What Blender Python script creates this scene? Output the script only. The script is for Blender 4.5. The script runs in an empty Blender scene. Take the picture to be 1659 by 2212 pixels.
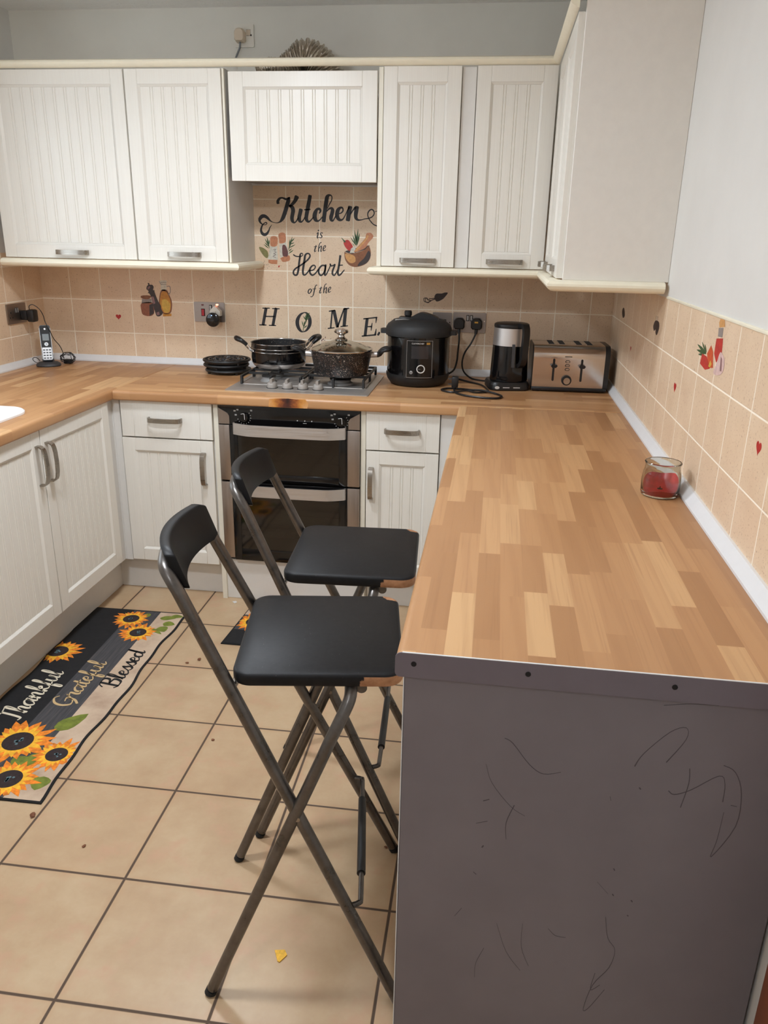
EXPO=.16;SKY=4.0
import bpy, bmesh, math, random
from mathutils import Vector, Matrix
random.seed(7)
scene=bpy.context.scene
COL=scene.collection
PI=math.pi
# ------------------------------------------------------------------ colour / nodes
def lin(c):
    c=c/255.0
    return c/12.92 if c<=0.04045 else ((c+0.055)/1.055)**2.4
def rgb(r,g,b): return (lin(r),lin(g),lin(b),1.0)
class NT:
    def __init__(s,name):
        s.m=bpy.data.materials.new(name); s.m.use_nodes=True
        s.t=s.m.node_tree; s.b=s.t.nodes['Principled BSDF']; s.out=s.t.nodes['Material Output']
    def n(s,typ,**kw):
        nd=s.t.nodes.new(typ)
        for k,v in kw.items(): setattr(nd,k,v)
        return nd
    def put(s,sock,v):
        if hasattr(v,'is_output') or isinstance(v,bpy.types.NodeSocket): s.t.links.new(v,sock)
        else: sock.default_value=v
    def math(s,op,a,b=0.0,c=None):
        nd=s.n('ShaderNodeMath',operation=op); s.put(nd.inputs[0],a); s.put(nd.inputs[1],b)
        if c is not None: s.put(nd.inputs[2],c)
        return nd.outputs[0]
    def obj(s):
        tc=s.n('ShaderNodeTexCoord'); sp=s.n('ShaderNodeSeparateXYZ'); s.t.links.new(tc.outputs['Object'],sp.inputs[0])
        return tc.outputs['Object'],sp.outputs
    def comb(s,x,y,z=0.0):
        nd=s.n('ShaderNodeCombineXYZ'); s.put(nd.inputs[0],x); s.put(nd.inputs[1],y); s.put(nd.inputs[2],z); return nd.outputs[0]
    def noise(s,vec,scale=5.0,detail=2.0,rough=.5,out='Fac'):
        nd=s.n('ShaderNodeTexNoise'); s.put(nd.inputs['Vector'],vec); nd.inputs['Scale'].default_value=scale
        nd.inputs['Detail'].default_value=detail; nd.inputs['Roughness'].default_value=rough; return nd.outputs[out]
    def white(s,vec):
        nd=s.n('ShaderNodeTexWhiteNoise',noise_dimensions='3D'); s.put(nd.inputs['Vector'],vec); return nd.outputs['Value']
    def ramp(s,fac,stops):
        nd=s.n('ShaderNodeValToRGB'); s.put(nd.inputs[0],fac); e=nd.color_ramp.elements
        while len(e)<len(stops): e.new(0.5)
        for i,(p,c) in enumerate(stops): e[i].position=p; e[i].color=c
        return nd.outputs[0]
    def mix(s,fac,a,b,mode='MIX'):
        nd=s.n('ShaderNodeMix',data_type='RGBA',blend_type=mode); s.put(nd.inputs[0],fac); s.put(nd.inputs[6],a); s.put(nd.inputs[7],b); return nd.outputs[2]
    def sstep(s,x,a,b,lo=0.0,hi=1.0):
        nd=s.n('ShaderNodeMapRange',interpolation_type='SMOOTHSTEP'); s.put(nd.inputs[0],x)
        nd.inputs[1].default_value=a; nd.inputs[2].default_value=b; nd.inputs[3].default_value=lo; nd.inputs[4].default_value=hi; return nd.outputs[0]
    def bump(s,h,strength=.3,dist=.002):
        nd=s.n('ShaderNodeBump'); nd.inputs['Strength'].default_value=strength; nd.inputs['Distance'].default_value=dist; s.put(nd.inputs['Height'],h)
        s.t.links.new(nd.outputs[0],s.b.inputs['Normal']); return nd
    def set(s,**kw):
        mp=dict(col='Base Color',rough='Roughness',metal='Metallic',spec='Specular IOR Level',trans='Transmission Weight',ior='IOR',coat='Coat Weight',coatr='Coat Roughness',emit='Emission Color',es='Emission Strength',alpha='Alpha')
        for k,v in kw.items(): s.put(s.b.inputs[mp[k]],v)
        return s
M={}
def plain(name,col,rough=.5,metal=0.0,var=.04,scale=30.0,bump=0.0,**kw):
    """surface with a faint procedural mottling"""
    t=NT(name); v,_=t.obj()
    n=t.noise(v,scale,3.0,.6)
    a=tuple(max(0,c*(1-var)) for c in col[:3])+(1,); b=tuple(min(1,c*(1+var)) for c in col[:3])+(1,)
    t.set(col=t.ramp(n,[(.3,a),(.7,b)]),rough=rough,metal=metal,**kw)
    if bump: t.bump(t.noise(v,scale*6,3.0,.6),bump,.001)
    M[name]=t.m; return t.m
def metal(name,col,rough=.3,brush='x',scale=260.0):
    t=NT(name); v,o=t.obj()
    s=(4,scale,scale) if brush=='x' else (scale,scale,4) if brush=='z' else (scale,4,scale)
    vv=t.comb(t.math('MULTIPLY',o[0],s[0]),t.math('MULTIPLY',o[1],s[1]),t.math('MULTIPLY',o[2],s[2]))
    n=t.noise(vv,1.0,2.0)
    d=tuple(c*.86 for c in col[:3])+(1,)
    t.set(col=t.mix(n,d,col),rough=t.sstep(n,.2,.8,rough*.8,rough*1.25),metal=1.0)
    M[name]=t.m; return t.m
def gridmask(t,u,v,u0,v0,su,sv,g):
    a=t.math('DIVIDE',t.math('SUBTRACT',u,u0),su); b=t.math('DIVIDE',t.math('SUBTRACT',v,v0),sv)
    fa=t.math('FRACT',a); fb=t.math('FRACT',b)
    da=t.math('MULTIPLY',t.math('MINIMUM',fa,t.math('SUBTRACT',1.0,fa)),su)
    db=t.math('MULTIPLY',t.math('MINIMUM',fb,t.math('SUBTRACT',1.0,fb)),sv)
    d=t.math('MINIMUM',da,db)
    return t.sstep(d,g*.6,g*1.25),t.white(t.comb(t.math('FLOOR',a),t.math('FLOOR',b),3.3)),d
TILE=.152
def wall_tile(name,ua,u0):
    t=NT(name); v,o=t.obj()
    u=o[ua]
    mask,rnd,d=gridmask(t,u,o[2],u0,1.1892,TILE,TILE,.0021)
    base=t.ramp(t.noise(v,9.0,3.0,.6),[(.3,rgb(219,193,163)),(.7,rgb(229,206,177))])
    base=t.mix(t.math('MULTIPLY',rnd,.22),base,rgb(222,190,164))
    speck=t.sstep(t.noise(v,210.0,2.0,.6),.60,.70)
    base=t.mix(t.math('MULTIPLY',speck,.5),base,rgb(164,124,92))
    speck2=t.sstep(t.noise(v,95.0,1.0,.5),.70,.75)
    base=t.mix(t.math('MULTIPLY',speck2,.4),base,rgb(140,102,76))
    t.set(col=t.mix(mask,rgb(250,240,222),base),rough=t.sstep(mask,0,1,.8,.42))
    t.bump(t.math('ADD',mask,t.math('MULTIPLY',t.noise(v,120.0,2.0),.12)),.45,.0016)
    M[name]=t.m
def build_materials():
    wall_tile('tile_back',0,.1448-TILE)
    wall_tile('tile_left',1,-.1519)
    wall_tile('tile_right',1,-1.1504)
    # floor
    t=NT('floor_tile'); v,o=t.obj()
    mask,rnd,d=gridmask(t,o[0],o[1],1.0077,-1.2478,.3275,.3275,.0036)
    base=t.ramp(t.noise(v,5.0,5.0,.65),[(.25,rgb(174,143,111)),(.5,rgb(186,158,125)),(.75,rgb(198,174,141))])
    pink=t.sstep(t.noise(v,11.0,3.0,.6),.5,.75)
    base=t.mix(t.math('MULTIPLY',pink,.60),base,rgb(194,151,123))
    base=t.mix(t.math('MULTIPLY',rnd,.18),base,rgb(190,154,118))
    dirt=t.sstep(t.noise(v,42.0,4.0,.75),.66,.78)
    base=t.mix(t.math('MULTIPLY',dirt,.45),base,rgb(168,120,84))
    edge=t.sstep(d,.002,.02,.25,0.0)
    base=t.mix(edge,base,rgb(180,138,98))
    t.set(col=t.mix(mask,rgb(84,66,52),base),rough=t.math('ADD',t.sstep(mask,0,1,.75,.30),t.math('MULTIPLY',t.noise(v,16.0,3.0),.14)))
    t.bump(t.math('ADD',mask,t.math('MULTIPLY',t.noise(v,22.0,4.0,.6),.25)),.4,.002); M['floor_tile']=t.m
    # block-wood worktop
    for nm,al,ac in (('block_wood_x',0,1),('block_wood_y',1,0)):
        t=NT(nm); v,o=t.obj()
        r=t.math('FLOOR',t.math('DIVIDE',o[ac],.0425))
        r1=t.white(t.comb(r,7.1,2.0)); r2=t.white(t.comb(r,1.7,9.0))
        L=t.math('ADD',.22,t.math('MULTIPLY',r2,.17))
        c=t.math('FLOOR',t.math('DIVIDE',t.math('ADD',o[al],t.math('MULTIPLY',r1,3.0)),L))
        tone=t.white(t.comb(r,c,4.0))
        col=t.ramp(tone,[(0.0,rgb(166,121,81)),(.35,rgb(180,134,92)),(.7,rgb(191,146,102)),(1.0,rgb(207,166,120))])
        sh=t.math('MULTIPLY',tone,37.0)
        g1=t.noise(t.comb(t.math('ADD',t.math('MULTIPLY',o[ac],150.0),sh),t.math('MULTIPLY',o[al],2.6),t.math('MULTIPLY',o[2],40.0)),1.0,3.0,.6)
        col=t.mix(t.sstep(g1,.5,.75,0,.38),col,rgb(152,107,71))
        w=t.n('ShaderNodeTexWave',wave_type='RINGS',rings_direction='SPHERICAL')
        t.put(w.inputs['Vector'],t.comb(t.math('ADD',t.math('MULTIPLY',o[ac],9.0),sh),t.math('ADD',t.math('MULTIPLY',o[al],.45),sh),sh))
        w.inputs['Scale'].default_value=1.6; w.inputs['Distortion'].default_value=1.6; w.inputs['Detail'].default_value=2.0
        col=t.mix(t.sstep(w.outputs['Fac'],.55,1.0,0,.13),col,rgb(146,100,66))
        t.set(col=col,rough=.36,spec=.45); M[nm]=t.m
    # walls
    t=NT('wall_paint'); v,o=t.obj()
    t.set(col=t.ramp(t.noise(v,3.0,4.0,.6),[(.3,rgb(211,209,204)),(.7,rgb(218,216,211))]),rough=.75); t.bump(t.noise(v,160.0,3.0),.12,.001); M['wall_paint']=t.m
    t=NT('wall_paint_grey'); v,o=t.obj()
    scuff=t.sstep(t.noise(v,34.0,4.0,.8),.70,.80)
    t.set(col=t.mix(t.math('MULTIPLY',scuff,.25),t.ramp(t.noise(v,2.5,4.0,.6),[(.3,rgb(220,217,208)),(.7,rgb(229,227,218))]),rgb(120,116,108)),rough=.75); t.bump(t.noise(v,140.0,3.0),.12,.001); M['wall_paint_grey']=t.m
    t=NT('ceiling_paint'); v,o=t.obj()
    t.set(col=rgb(242,241,238),rough=.8); t.bump(t.noise(v,26.0,5.0,.65),1.0,.012); M['ceiling_paint']=t.m
    # cabinet finish: white foil with fine vertical grain
    t=NT('white_foil'); v,o=t.obj()
    g=t.noise(t.comb(t.math('MULTIPLY',o[0],320.0),t.math('MULTIPLY',o[1],320.0),t.math('MULTIPLY',o[2],6.0)),1.0,2.0)
    t.set(col=t.ramp(g,[(.3,rgb(225,220,211)),(.7,rgb(228,224,215))]),rough=.34,spec=.4); M['white_foil']=t.m
    plain('white_panel',rgb(218,215,210),.42,var=.015)
    plain('cream_trim',rgb(238,231,209),.38,var=.02)
    plain('carcass_edge',rgb(228,222,206),.45,var=.02)
    plain('grey_board',rgb(226,221,213),.5,var=.02)
    # the end panel: scuffed laminate
    t=NT('end_laminate'); v,o=t.obj()
    n=t.noise(v,4.0,4.0,.6)
    t.set(col=t.ramp(n,[(.3,rgb(116,109,114)),(.7,rgb(125,118,123))]),rough=.55); M['end_laminate']=t.m
    plain('strip_laminate',rgb(112,104,112),.45,var=.03)
    plain('pencil',rgb(82,76,80),.8); plain('dark_gap',rgb(26,24,24),.9)
    plain('pvc_white',rgb(226,227,228),.35,var=.015)
    plain('sink_white',rgb(240,240,240),.2,var=.005)
    metal('brushed_steel',rgb(214,208,204),.46,'x'); metal('brushed_steel_z',rgb(172,160,152),.36,'z'); metal('nickel',rgb(168,160,150),.3,'x')
    metal('chrome',rgb(205,200,196),.12,'x'); metal('hob_steel',rgb(208,204,200),.50,'x'); plain('knob_grey',rgb(158,152,146),.5,metal=.35)
    metal('steel_plate',rgb(158,148,142),.38,'x')
    t=NT('toaster_steel'); v,o=t.obj(); n=t.noise(v,22.0,4.0,.6)
    t.set(col=rgb(202,192,184),metal=1.0,rough=t.sstep(n,.3,.8,.10,.2)); M['toaster_steel']=t.m
    t=NT('stool_steel'); v,o=t.obj(); n=t.noise(v,18.0,4.0,.7)
    t.set(col=t.ramp(n,[(.3,rgb(88,84,81)),(.7,rgb(118,113,109))]),metal=.88,rough=t.sstep(n,.3,.8,.26,.42)); M['stool_steel']=t.m
    plain('black_plastic',rgb(24,23,24),.38,var=.1); plain('black_gloss',rgb(14,13,14),.12,var=.1); plain('black_matt',rgb(30,30,31),.6,var=.1)
    plain('cast_iron',rgb(26,25,25),.5,var=.2,scale=80,bump=.3); plain('iron_gloss',rgb(34,32,32),.22,var=.2,scale=80); plain('rubber',rgb(22,21,21),.8)
    plain('grey_plastic',rgb(122,120,118),.45); plain('silver_plastic',rgb(172,170,168),.35,metal=.6)
    plain('dark_grey_plastic',rgb(62,62,64),.5); plain('cord_grey',rgb(120,124,128),.5)
    plain('white_plastic',rgb(226,222,212),.4,var=.01); plain('cream_plastic',rgb(214,198,176),.4,var=.02)
    plain('red_switch',rgb(176,32,44),.35); plain('dull_red',rgb(96,34,32),.4)
    plain('display_grey',rgb(96,104,104),.3); plain('display_dark',rgb(46,44,46),.12)
    plain('white_print',rgb(214,212,208),.6,var=.01); plain('gold_print',rgb(214,160,60),.5)
    plain('wax_red',rgb(196,40,44),.35,var=.2,scale=60); plain('wick',rgb(40,34,32),.8)
    plain('crisp_yellow',rgb(222,170,56),.7,var=.2,scale=120); plain('debris',rgb(120,74,48),.8,var=.3)
    plain('brown_wood',rgb(124,66,38),.4,var=.15,scale=14)
    plain('black_paint_seat',rgb(20,19,20),.45,spec=.22)
    # worn black stool seat
    t=NT('seat_black'); v,o=t.obj()
    def dist(px,py,pz):
        a=t.math('POWER',t.math('SUBTRACT',o[0],px),2.0); b=t.math('POWER',t.math('SUBTRACT',o[1],py),2.0); c=t.math('POWER',t.math('SUBTRACT',o[2],pz),2.0)
        return t.math('SQRT',t.math('ADD',a,t.math('ADD',b,c)))
    wob=t.math('MULTIPLY',t.math('SUBTRACT',t.noise(v,40.0,3.0,.6),.5),.03)
    d1=t.math('ADD',dist(.165,-.170,.734),wob)
    m1=t.math('MULTIPLY',t.sstep(d1,.060,.063,1.0,0.0),t.sstep(o[2],.7460,.7475,1.0,0.0))
    d2=t.math('ADD',dist(.176,.168,.754),wob); m2=t.sstep(d2,.028,.030,1.0,0.0)
    m3=t.sstep(t.noise(v,300.0,1.0),.80,.82)
    worn=t.math('MAXIMUM',m1,m2)
    base=t.ramp(t.noise(v,60.0,4.0,.7),[(.3,rgb(20,19,20)),(.7,rgb(29,28,29))])
    base=t.mix(t.math('MULTIPLY',m3,.5),base,rgb(150,146,140))
    t.set(col=t.mix(worn,base,t.ramp(t.noise(v,70.0,3.0),[(.3,rgb(150,104,72)),(.7,rgb(182,134,98))])),rough=t.sstep(worn,0,1,.46,.7),spec=.22); M['seat_black']=t.m
    # speckled pot enamel
    for nm,th in (('pot_speckle',.63),('pan_speckle',.69)):
        t=NT(nm); v,o=t.obj(); n=t.noise(v,290.0,1.0,.5); n2=t.noise(v,60.0,2.0)
        m=t.sstep(n,th,th+.04)
        t.set(col=t.mix(m,rgb(17,16,17),t.mix(t.sstep(n2,.4,.6),rgb(190,176,164),rgb(140,100,80))),rough=.35 if nm=='pot_speckle' else .6); M[nm]=t.m
    # clear glass
    t=NT('clear_glass'); t.set(col=rgb(226,226,220),rough=.03,trans=1.0,ior=1.45); M['clear_glass']=t.m
    t=NT('lid_glass'); tr=t.n('ShaderNodeBsdfTransparent'); tr.inputs[0].default_value=(.62,.62,.56,1); gl=t.n('ShaderNodeBsdfGlossy'); gl.inputs['Roughness'].default_value=.08; gl.inputs[0].default_value=(.9,.9,.86,1)
    mx=t.n('ShaderNodeMixShader'); lw=t.n('ShaderNodeLayerWeight'); lw.inputs[0].default_value=.45; t.t.links.new(t.math('ADD',t.math('MULTIPLY',lw.outputs['Facing'],.55),.16),mx.inputs[0]); t.t.links.new(tr.outputs[0],mx.inputs[1]); t.t.links.new(gl.outputs[0],mx.inputs[2]); t.t.links.new(mx.outputs[0],t.out.inputs[0]); M['lid_glass']=t.m
    t=NT('oven_glass'); tr=t.n('ShaderNodeBsdfTransparent'); tr.inputs[0].default_value=(.30,.27,.25,1); gl=t.n('ShaderNodeBsdfGlossy'); gl.inputs['Roughness'].default_value=.06; gl.inputs[0].default_value=(.8,.8,.8,1)
    mx=t.n('ShaderNodeMixShader'); lw=t.n('ShaderNodeLayerWeight'); lw.inputs[0].default_value=.3; t.t.links.new(t.math('ADD',t.math('MULTIPLY',lw.outputs['Facing'],.3),.05),mx.inputs[0]); t.t.links.new(tr.outputs[0],mx.inputs[1]); t.t.links.new(gl.outputs[0],mx.inputs[2]); t.t.links.new(mx.outputs[0],t.out.inputs[0]); M['oven_glass']=t.m
    t=NT('window_glass'); tr=t.n('ShaderNodeBsdfTransparent'); tr.inputs[0].default_value=(.93,.95,.95,1); gl=t.n('ShaderNodeBsdfGlossy'); gl.inputs['Roughness'].default_value=.02
    mx=t.n('ShaderNodeMixShader'); mx.inputs[0].default_value=.06; t.t.links.new(tr.outputs[0],mx.inputs[1]); t.t.links.new(gl.outputs[0],mx.inputs[2]); t.t.links.new(mx.outputs[0],t.out.inputs[0]); M['window_glass']=t.m
    plain('oven_cavity',rgb(36,30,27),.5,var=.25,scale=12)
    # foil
    t=NT('foil'); v,o=t.obj(); t.set(col=rgb(206,198,186),metal=1.0,rough=.34); t.bump(t.noise(v,90.0,4.0,.7),.8,.004); M['foil']=t.m
    # lamp
    t=NT('lamp_globe'); t.set(col=rgb(255,250,240),rough=.4,emit=(.92,1.0,1.09,1),es=LAMP*.70); M['lamp_globe']=t.m
    t=NT('lamp_dim'); t.set(col=rgb(255,250,240),rough=.4,emit=(.92,1.0,1.09,1),es=LAMP*.88); M['lamp_dim']=t.m
    t=NT('lamp_far_fill'); t.set(col=rgb(255,250,240),rough=.4,emit=(.92,1.0,1.10,1),es=LAMP*.45); M['lamp_far_fill']=t.m  # added lamp behind the view, only for frontal fill
    plain('plastic_lamp_base',rgb(230,230,228),.4)
    t=NT('indicator'); t.set(col=rgb(230,70,50),emit=(1.0,.25,.12,1),es=6.0,rough=.3); M['indicator']=t.m
    t=NT('blue_led'); t.set(col=rgb(80,120,255),emit=(.2,.4,1.0,1),es=8.0,rough=.3); M['blue_led']=t.m
    # decals
    plain('decal_black',rgb(36,34,37),.5,var=.03)
    for k,c in dict(wood=(190,126,90),pale=(206,202,188),maroon=(104,64,62),olive=(128,122,74),dark=(58,46,44),red=(184,52,44),orange=(200,84,44),tan=(206,152,92),brown=(134,84,52),grey=(140,130,124),rust=(140,82,56),amber=(196,134,46),yellow=(206,166,70),mauve=(140,104,104),pink=(212,182,176),green=(62,88,52),heart=(178,40,40)).items():
        plain('decal_'+k,rgb(*c),.5,var=.16,scale=90)
    # mats
    plain('mat_black',rgb(22,21,23),.9,var=.25,scale=50); plain('mat_border',rgb(14,14,15),.9)
    t=NT('mat_greywood'); v,o=t.obj(); g=t.noise(t.comb(t.math('MULTIPLY',o[0],130.0),t.math('MULTIPLY',o[1],7.0),0.0),1.0,4.0,.7)
    t.set(col=t.ramp(g,[(.3,rgb(48,48,52)),(.55,rgb(70,68,70)),(.8,rgb(96,86,80))]),rough=.9); M['mat_greywood']=t.m
    t=NT('mat_beige'); v,o=t.obj()
    t.set(col=t.ramp(t.noise(v,7.0,5.0,.65),[(.3,rgb(170,144,122)),(.55,rgb(196,172,148)),(.8,rgb(206,184,162))]),rough=.9); M['mat_beige']=t.m
    plain('petal_orange',rgb(226,128,36),.9,var=.3,scale=70); plain('petal_yellow',rgb(238,176,48),.9,var=.2,scale=70); plain('flower_heart',rgb(44,32,32),.9,var=.4,scale=120)
    plain('flower_blue',rgb(92,120,128),.9); plain('leaf_green',rgb(112,122,44),.9,var=.3,scale=40); plain('leaf_dark',rgb(58,70,40),.9,var=.3,scale=40)
    plain('mat_cream',rgb(222,210,186),.9); plain('mat_gold',rgb(196,166,120),.9)
    # burn
    t=NT('burnt'); v,o=t.obj(); n=t.noise(v,55.0,3.0,.6)
    dx=t.math('ABSOLUTE',t.math('SUBTRACT',o[0],1.378)); e=t.math('ADD',t.math('MULTIPLY',dx,-9.0),t.math('MULTIPLY',n,.5))
    t.set(col=t.ramp(t.math('ADD',e,.55),[(.05,rgb(206,156,106)),(.28,rgb(196,132,60)),(.5,rgb(150,84,36)),(.68,rgb(84,38,24)),(.9,rgb(40,22,18))]),rough=.45); M['burnt']=t.m
LAMP=150.0
build_materials()
# ------------------------------------------------------------------ geometry helpers
def new(): return bmesh.new()
def obj(name,bm,mat,parent=None,angle=32.0,smooth=True):
    bmesh.ops.remove_doubles(bm,verts=bm.verts,dist=1e-6)
    bmesh.ops.recalc_face_normals(bm,faces=bm.faces)
    if smooth:
        a=math.radians(angle)
        for f in bm.faces: f.smooth=True
        for e in bm.edges:
            e.smooth = len(e.link_faces)==2 and e.calc_face_angle(0.0)<a
    me=bpy.data.meshes.new(name); bm.to_mesh(me); bm.free()
    me.materials.append(M[mat] if isinstance(mat,str) else mat)
    o=bpy.data.objects.new(name,me); COL.objects.link(o)
    if parent is not None: o.parent=parent
    return o
def tag(o,label,cat,group=None):
    o['label']=label; o['category']=cat
    if group: o['group']=group
    return o
def thing(name,label,cat,loc=(0,0,0),rotz=0.0,group=None):
    o=bpy.data.objects.new(name,None); COL.objects.link(o); o.empty_display_size=.05
    o.location=loc; o.rotation_euler=(0,0,rotz)
    return tag(o,label,cat,group)
def struct(name,bm,mat,parent=None,**kw):
    o=obj(name,bm,mat,parent,**kw)
    if parent is None: o['kind']='structure'
    return o
def box(bm,x0,x1,y0,y1,z0,z1,bev=0.0,seg=2):
    vs=[bm.verts.new((x,y,z)) for x in (x0,x1) for y in (y0,y1) for z in (z0,z1)]
    f=[(0,1,3,2),(4,6,7,5),(0,4,5,1),(2,3,7,6),(0,2,6,4),(1,5,7,3)]
    fs=[bm.faces.new([vs[i] for i in q]) for q in f]
    if bev>0:
        es=list({e for q in fs for e in q.edges})
        bmesh.ops.bevel(bm,geom=es,offset=bev,segments=seg,profile=.5,affect='EDGES')
    return bm
def prism(bm,poly,mapf,a,b):
    """extrude a 2-D outline between depths a and b, mapf(p,h) -> 3-D point"""
    A=[bm.verts.new(mapf(p,a)) for p in poly]; B=[bm.verts.new(mapf(p,b)) for p in poly]
    n=len(poly)
    try:
        bm.faces.new(A); bm.faces.new(B[::-1])
    except ValueError: pass
    for i in range(n):
        j=(i+1)%n
        try: bm.faces.new((A[i],B[i],B[j],A[j]))
        except ValueError: pass
    return bm
XZ=lambda p,h:(p[0],h,p[1])
XY=lambda p,h:(p[0],p[1],h)
YZ=lambda p,h:(h,p[0],p[1])
def rrect(x0,x1,y0,y1,r,n=6):
    o=[]
    for cx,cy,a in ((x1-r,y1-r,0),(x0+r,y1-r,90),(x0+r,y0+r,180),(x1-r,y0+r,270)):
        for i in range(n+1):
            t=math.radians(a+90.0*i/n); o.append((cx+r*math.cos(t),cy+r*math.sin(t)))
    return o
def circ(cx,cy,r,n=24,ry=None): return [(cx+r*math.cos(2*PI*i/n),cy+(ry or r)*math.sin(2*PI*i/n)) for i in range(n)]
def lathe(bm,prof,n=40,c=(0,0,0),sx=1.0,sy=1.0):
    rings=[]
    for r,z in prof:
        if r<1e-6: rings.append([bm.verts.new((c[0],c[1],c[2]+z))])
        else: rings.append([bm.verts.new((c[0]+sx*r*math.cos(2*PI*i/n),c[1]+sy*r*math.sin(2*PI*i/n),c[2]+z)) for i in range(n)])
    for a,b in zip(rings,rings[1:]):
        for i in range(n):
            j=(i+1)%n
            if len(a)==1 and len(b)==1: continue
            if len(a)==1: bm.faces.new((a[0],b[i],b[j]))
            elif len(b)==1: bm.faces.new((a[i],b[0],a[j]))
            else: bm.faces.new((a[i],b[i],b[j],a[j]))
    p,q=rings[0],rings[-1]
    if len(p)>2 and len(q)>2:
        for i in range(n):
            j=(i+1)%n; bm.faces.new((p[i],q[i],q[j],p[j]))
    else:
        for k in (p,q):
            if len(k)>2: bm.faces.new(k)
    return bm
def catmull(pts,n=6,closed=False):
    P=[tuple(p) for p in pts]
    if len(P)<3: return P
    out=[]; m=len(P); k=len(P[0])
    rng=range(m) if closed else range(m-1)
    for i in rng:
        p0=P[(i-1)%m] if (closed or i>0) else P[0]; p1=P[i]; p2=P[(i+1)%m]; p3=P[(i+2)%m] if (closed or i+2<m) else P[-1]
        for s in range(n):
            t=s/n; t2=t*t; t3=t2*t
            out.append(tuple(.5*((2*p1[d])+(-p0[d]+p2[d])*t+(2*p0[d]-5*p1[d]+4*p2[d]-p3[d])*t2+(-p0[d]+3*p1[d]-3*p2[d]+p3[d])*t3) for d in range(k)))
    if not closed: out.append(P[-1])
    return out
def tube(bm,pts,r,n=12,closed=False,caps=True,rf=None):
    P=[Vector(p[:3]) for p in pts]; m=len(P); rings=[]
    T=[]
    for i in range(m):
        a=P[(i-1)%m] if (closed or i>0) else P[i]; b=P[(i+1)%m] if (closed or i<m-1) else P[i]
        d=(b-a); T.append(d.normalized() if d.length>1e-9 else Vector((0,0,1)))
    ref=Vector((0,0,1)) if abs(T[0].z)<.9 else Vector((1,0,0))
    u=(ref-T[0]*ref.dot(T[0])).normalized()
    for i in range(m):
        u=(u-T[i]*u.dot(T[i]))
        u=u.normalized() if u.length>1e-6 else T[i].orthogonal().normalized()
        w=T[i].cross(u); rr=rf(i/(m-1)) if rf else r
        rings.append([bm.verts.new(P[i]+u*(rr*math.cos(2*PI*k/n))+w*(rr*math.sin(2*PI*k/n))) for k in range(n)])
    rng=range(m) if closed else range(m-1)
    for i in rng:
        a,b=rings[i],rings[(i+1)%m]
        for k in range(n):
            j=(k+1)%n; bm.faces.new((a[k],b[k],b[j],a[j]))
    if caps and not closed:
        bm.faces.new(rings[0]); bm.faces.new(rings[-1][::-1])
    return bm
def ribbon(pts,t):
    """outline of a 2-D polyline given thickness t"""
    n=len(pts); L=[];R=[]
    for i in range(n):
        a=Vector(pts[max(0,i-1)][:2]); b=Vector(pts[i][:2]); c=Vector(pts[min(n-1,i+1)][:2])
        d1=(b-a) if i>0 else (c-b); d2=(c-b) if i<n-1 else (b-a)
        d1.normalize(); d2.normalize(); m=(d1+d2)
        m=m.normalized() if m.length>1e-6 else d1
        nn=Vector((-m.y,m.x)); k=1.0/max(.45,nn.dot(Vector((-d1.y,d1.x))))
        h=(pts[i][2] if len(pts[i])>2 else t)*.5*min(k,1.6)
        L.append((b.x+nn.x*h,b.y+nn.y*h)); R.append((b.x-nn.x*h,b.y-nn.y*h))
    return L,R
def strokes(bm,st,mapf,a,b,n=5,scale=1e-4,cap=True):
    """pen strokes (x,y,width) as thin raised strips between depths a and b"""
    for s in st:
        p=[(q[0]*scale,q[1]*scale,q[2]*scale) for q in s]
        p=catmull(p,n) if len(p)>2 else p
        if cap and len(p)>1:
            def ext(e,f):
                d=Vector((e[0]-f[0],e[1]-f[1])); l=d.length or 1; k=e[2]*.22/l
                return (e[0]+d.x*k,e[1]+d.y*k,e[2]*.72)
            p=[ext(p[0],p[1])]+list(p)+[ext(p[-1],p[-2])]
        L,R=ribbon(p,0)
        m=len(p)
        VA=[(bm.verts.new(mapf(L[i],a)),bm.verts.new(mapf(R[i],a))) for i in range(m)]
        VB=[(bm.verts.new(mapf(L[i],b)),bm.verts.new(mapf(R[i],b))) for i in range(m)]
        for i in range(m-1):
            bm.faces.new((VB[i][0],VB[i][1],VB[i+1][1],VB[i+1][0])); bm.faces.new((VA[i][0],VA[i+1][0],VA[i+1][1],VA[i][1]))
            bm.faces.new((VA[i][0],VB[i][0],VB[i+1][0],VA[i+1][0])); bm.faces.new((VA[i][1],VA[i+1][1],VB[i+1][1],VB[i][1]))
        bm.faces.new((VA[0][0],VA[0][1],VB[0][1],VB[0][0])); bm.faces.new((VA[-1][0],VB[-1][0],VB[-1][1],VA[-1][1]))
    return bm
def strap(bm,pts,t,mapf,a,b):
    L,R=ribbon(pts,t); return prism(bm,L+R[::-1],mapf,a,b)
def sweep_plan(bm,path,prof,z=0.0):
    """mitred moulding: path in plan, profile (offset to the right of travel, height)"""
    n=len(path); rings=[]
    for i in range(n):
        a=Vector(path[max(0,i-1)]); b=Vector(path[i]); c=Vector(path[min(n-1,i+1)])
        d1=(b-a) if i>0 else (c-b); d2=(c-b) if i<n-1 else (b-a); d1.normalize(); d2.normalize()
        n1=Vector((d1.y,-d1.x)); n2=Vector((d2.y,-d2.x)); m=(n1+n2).normalized(); k=1/max(.3,m.dot(n1))
        rings.append([bm.verts.new((b.x+m.x*k*o,b.y+m.y*k*o,z+h)) for o,h in prof])
    q=len(prof)
    for a,b in zip(rings,rings[1:]):
        for i in range(q):
            j=(i+1)%q; bm.faces.new((a[i],b[i],b[j],a[j]))
    bm.faces.new(rings[0]); bm.faces.new(rings[-1][::-1])
    return bm
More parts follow.
